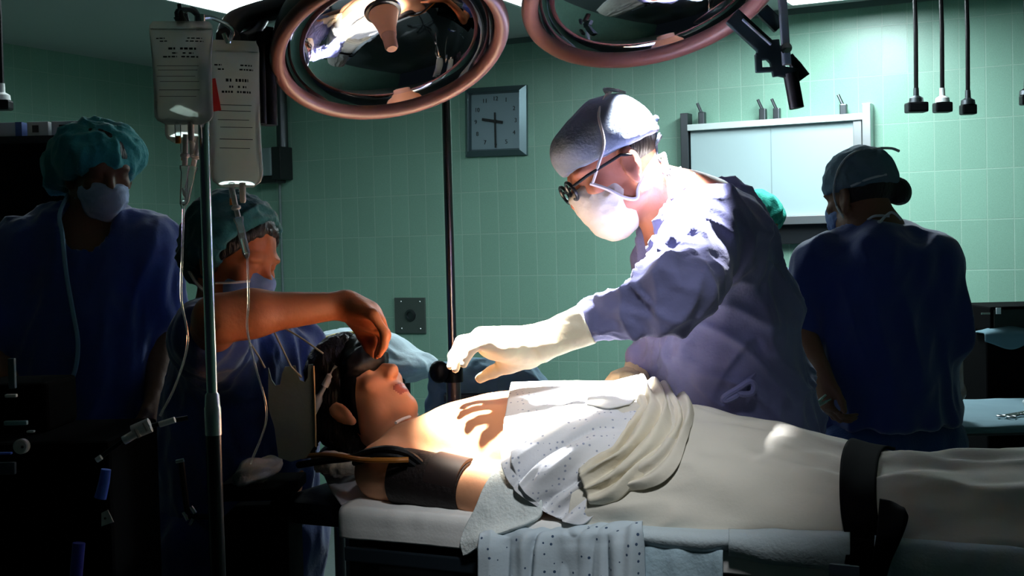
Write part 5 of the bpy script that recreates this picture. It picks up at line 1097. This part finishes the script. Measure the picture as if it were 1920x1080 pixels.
for i in range(6):
    x0 = -.16 + .075 * i; y0 = -.19 + .03 * (i % 2); a = tc_ + A(x0, y0, .016); d = nrm(A(.75 + .1 * (i % 3), .65, 0)); s_ = np.cross(ZU, d)
    lab = ['slim steel instrument farthest left on the teal drape', 'ring-handled steel scissors second on the teal drape', 'steel clamp third on the teal drape', 'steel clamp fourth on the teal drape', 'steel instrument fifth on the teal drape, near the picture edge', 'steel instrument at the right end of the teal drape, cut by the frame'][i]
    t = thing('instrument', lab, 'surgical instrument', a, 'steel instruments on the draped table')
    for sg in (-1, 1): sk_ = MB().tube([a + s_ * .012 * sg, a + d * .09 + s_ * .002 * sg, a + d * .17], [.004, .005, .002], 8).build('shank', steel, t); MB().lathe(a + s_ * .016 * sg - d * .014, ZU, [(.012 + .003 * math.cos(q_), .003 * math.sin(q_)) for q_ in np.linspace(0, 2 * PI, 9)[:-1]], 18, True).build('finger_ring', steel, sk_)
bt = tc_ + A(.06, .12, .01); b_ = thing('glass_bottle', 'dark glass bottle with pale cap outline standing on the instrument table', 'bottle', bt)
MB().lathe(bt, ZU, [(.0001, 0), (.026, 0), (.028, .01), (.028, .075), (.018, .092), (.014, .098), (.0001, .098)], 24).build('body', mat('bottle_dark', (.01, .015, .02), .15), b_); MB().lathe(bt + ZU * .096, ZU, [(.0001, 0), (.016, 0), (.016, .014), (.0001, .014)], 20).build('cap', steel, b_)
S = SDF(.006); kd = tc_ + A(.0, .02, .022); S.ell(kd, (.035, .03, .018), None, .02); S.ell(kd + A(.05, .02, 0), (.04, .03, .016), None, .02)
tag(S.build('gauze', mat('gauze_white', (.55, .62, .62), .9), disp=fold(.006, [A(1, .3, .2)], 8, 40), loc=kd - ZU * .015), 'small crumpled white gauze on the instrument table beside the bottle', 'gauze')
mq = P(1880, 640, 4.6); g = thing('equipment_rack', 'black equipment trolley with a dark glossy top unit in the far corner', 'trolley', A(mq[0] + .05, mq[1], 0))
MB().box(A(mq[0] + .06, mq[1], .61), (.36, .34, 1.08), None, .01).build('cabinet', black_cloth, g, False)
mt = P(1885, 594, 4.6); MB().box(mt + A(.02, 0, 0), (.26, .3, .092), None, .006).build('monitor_case', black_cloth, g, False)
MB().box(mt + A(.02, -.152, .0), (.24, .006, .07), None, .002).build('screen', mat('screen_gloss', (.015, .02, .022), .08, spec=.6), g, False)
MB().box(P(1872, 583, 4.44), (.016, .006, .022)).build('indicator', mat('indicator', (.75, .82, .8), .3), g, False); MB().box(P(1848, 588, 4.44), (.03, .005, .006)).build('name_strip', steel, g, False)
xs_ = [mq[0] - .13, mq[0] - .04, mq[0] + .05, mq[0] + .15, mq[0] + .25]; yf = mq[1] - .17
patch('rack_drape', [[A(x, yf + .10, 1.154) for x in xs_], [A(x, yf + .04, 1.155 + .018 * (i % 2)) for i, x in enumerate(xs_)], [A(x, yf - .006, 1.153) for x in xs_], [A(x, yf - .016, 1.125 - .03 * (i % 2)) for i, x in enumerate(xs_)]], 50, 24, mat('drape_slate', (.12, .22, .26), .9), disp=lambda v, s, t: .010 * noise.noise(Vector(v * A(14, 4, 6))), loc=A(mq[0] + .05, yf, 1.15)); tag(bpy.data.objects['rack_drape'], 'slate blue cloth thrown over the front of the equipment trolley', 'cloth')
for x in (-.10, .22): MB().cyl(A(mq[0] + x, mq[1], .07), A(mq[0] + x, mq[1], 0), .03).build('foot', black_rub, g)

# ------------------------------------------------------------------ left: anaesthesia machine in the dark
aq = P(60, 900, 2.45); g = thing('anaesthesia_machine', 'dark anaesthesia machine at the lower left with small pale dials', 'medical machine', A(aq[0], aq[1], 0))
zc = P(60, 838, 2.4)[2]
MB().box(A(aq[0] - .02, aq[1] + .17, zc / 2), (.34, .34, zc), None, .012).build('cabinet', black_cloth, g, False)
MB().box(A(aq[0] - .10, aq[1] + .24, zc + .05), (.16, .18, .10), None, .01).build('upper_unit', black_cloth, g, False)
dl_ = MB().lathe(P(43, 836, 2.38), -cf, [(.0001, 0), (.014, 0), (.014, .012), (.012, .014), (.0001, .014)], 20).build('dial', mat('dial_pale', (.42, .48, .47), .4), g); MB().ball(P(42, 838, 2.362), .003, 8).build('dial_hub', black_rub, dl_)
for nm, x, y, w_, h_, m_ in (('indicator', 21, 742, .021, .006, white_plastic), ('scale_strip', 23, 700, .012, .055, mat('scale_dim', (.05, .09, .11), .5)), ('lever', 30, 793, .042, .008, mat('lever_teal', (.18, .34, .36), .4)), ('knob', 58, 809, .014, .004, white_plastic), ('drawer_edge', 10, 850, .024, .004, blue_plastic), ('panel', 12, 878, .034, .022, mat('panel_dim', (.04, .06, .08), .4))):
    MB().box(P(x, y, 2.32), (w_, .01, h_), None, .002).build(nm, m_, g, False)
hs = thing('hose_manifold', 'slanting dark rod carrying white stopcocks across the lower left', 'tubing rack', P(180, 868, 2.35))
MB().tube(spline([P(180, 864, 2.35), P(215, 838, 2.35), P(262, 806, 2.35), P(320, 790, 2.36), P(352, 783, 2.37)], 24), .0045, 8).build('rod', black_rub, hs)
for x0, y0, x1, y1, r in ((232, 826, 256, 812, .008), (248, 806, 280, 792, .0085), (262, 812, 284, 803, .007), (299, 796, 328, 787, .0055), (181, 863, 190, 857, .005)): MB().cyl(P(x0, y0, 2.33), P(x1, y1, 2.33), r, n=12).build('stopcock', white_plastic, hs)
for x, y in ((258, 812), (274, 800)): MB().tube([P(x - 4, y - 8, 2.325), P(x + 4, y + 8, 2.325)], .0045, 8).build('tap_handle', mat('tap', (.55, .50, .46), .4), hs)
bh = tag(MB().tube([P(199, 880, 2.3), P(195, 905, 2.3), P(188, 934, 2.3)], [.009, .010, .011], 12).build('blue_grip', blue_plastic, loc=P(190, 936, 2.3)), 'bright blue plastic grip hanging below the stopcock rod', 'grip')
tg = tag(MB().prism([P(190, 962, 2.28), P(202, 956, 2.28), P(213, 979, 2.28), P(190, 987, 2.28)], A(0, .002, 0)).build('paper_tag', mat('paper', (.50, .48, .44), .8), None, False, loc=P(200, 987, 2.28)), 'small pale paper tag hanging in the dark below the blue grip', 'tag')
MB().ball(P(197, 972, 2.277), .0022, 8).build('hole_ring', black_print, tg)
tag(MB().tube([P(148, 1018, 2.26), P(143, 1075, 2.26), P(140, 1180, 2.26)], .011, 10).build('hanging_strap', mat('strap_blue', (.02, .03, .28), .6), loc=P(140, 1180, 2.26)), 'dark blue strap hanging at the bottom edge of the picture', 'strap')
cl = thing('clamp_cluster', 'small cluster of glinting metal clamps low behind the pole', 'clamp', P(355, 985, 2.5))
for x0, y0, x1, y1 in ((344, 960, 352, 975), (358, 950, 366, 962), (362, 972, 356, 984), (396, 966, 400, 972), (330, 866, 345, 863)): MB().tube([P(x0, y0, 2.5), P(x1, y1, 2.5)], .004, 8).build('clamp_jaw', chrome, cl)
MB().tube([P(350, 968, 2.505), P(400, 969, 2.505)], .006, 8).build('bar', black_rub, cl); MB().tube([P(340, 866, 2.505), P(352, 968, 2.505)], .006, 8).build('bar', black_rub, cl)
# hanging grey-green plate with cords
pl = thing('notched_plate', 'grey-green plate with a notched upper edge hanging from thin cords before the anaesthetist', 'plate', P(548, 862, 2.74))
poly = [(503, 690), (509, 712), (516, 723), (525, 722), (529, 700), (534, 688), (553, 686), (557, 700), (562, 713), (572, 717), (577, 708), (578, 684), (586, 683), (589, 740), (592, 790), (590, 835), (575, 858), (545, 866), (522, 858), (514, 800), (503, 765)]
MB().prism([P(x, y, 2.74) for x, y in poly][::-1], A(0, .006, 0)).build('plate', grey_plate, pl, False)
MB().tube([P(588, 686, 2.738), P(591, 780, 2.738), P(592, 838, 2.738)], .0022, 6).build('edge_cord', mat('edge_tan', (.42, .30, .15), .6), pl)
for p_ in (((456, 624), (480, 660), (497, 690)), ((514, 622), (530, 655), (546, 688)), ((528, 612), (565, 634), (606, 663)), ((546, 688), (556, 698), (566, 708))): MB().tube(spline([P(x, y, 2.72) for x, y in p_], 10), .0022, 6).build('cord', mat('cord_grey', (.36, .36, .30), .7), pl)

# ------------------------------------------------------------------ dim room tone and render look
w_ = bpy.data.worlds.new('world'); SC.world = w_; w_.use_nodes = True; w_.node_tree.nodes['Background'].inputs[0].default_value = (.5, .75, 1, 1); w_.node_tree.nodes['Background'].inputs[1].default_value = .004
SC.view_settings.view_transform = 'Standard'; SC.view_settings.look = 'None'; SC.view_settings.gamma = 1; SC.view_settings.use_curve_mapping = False; SC.view_settings.exposure = .25
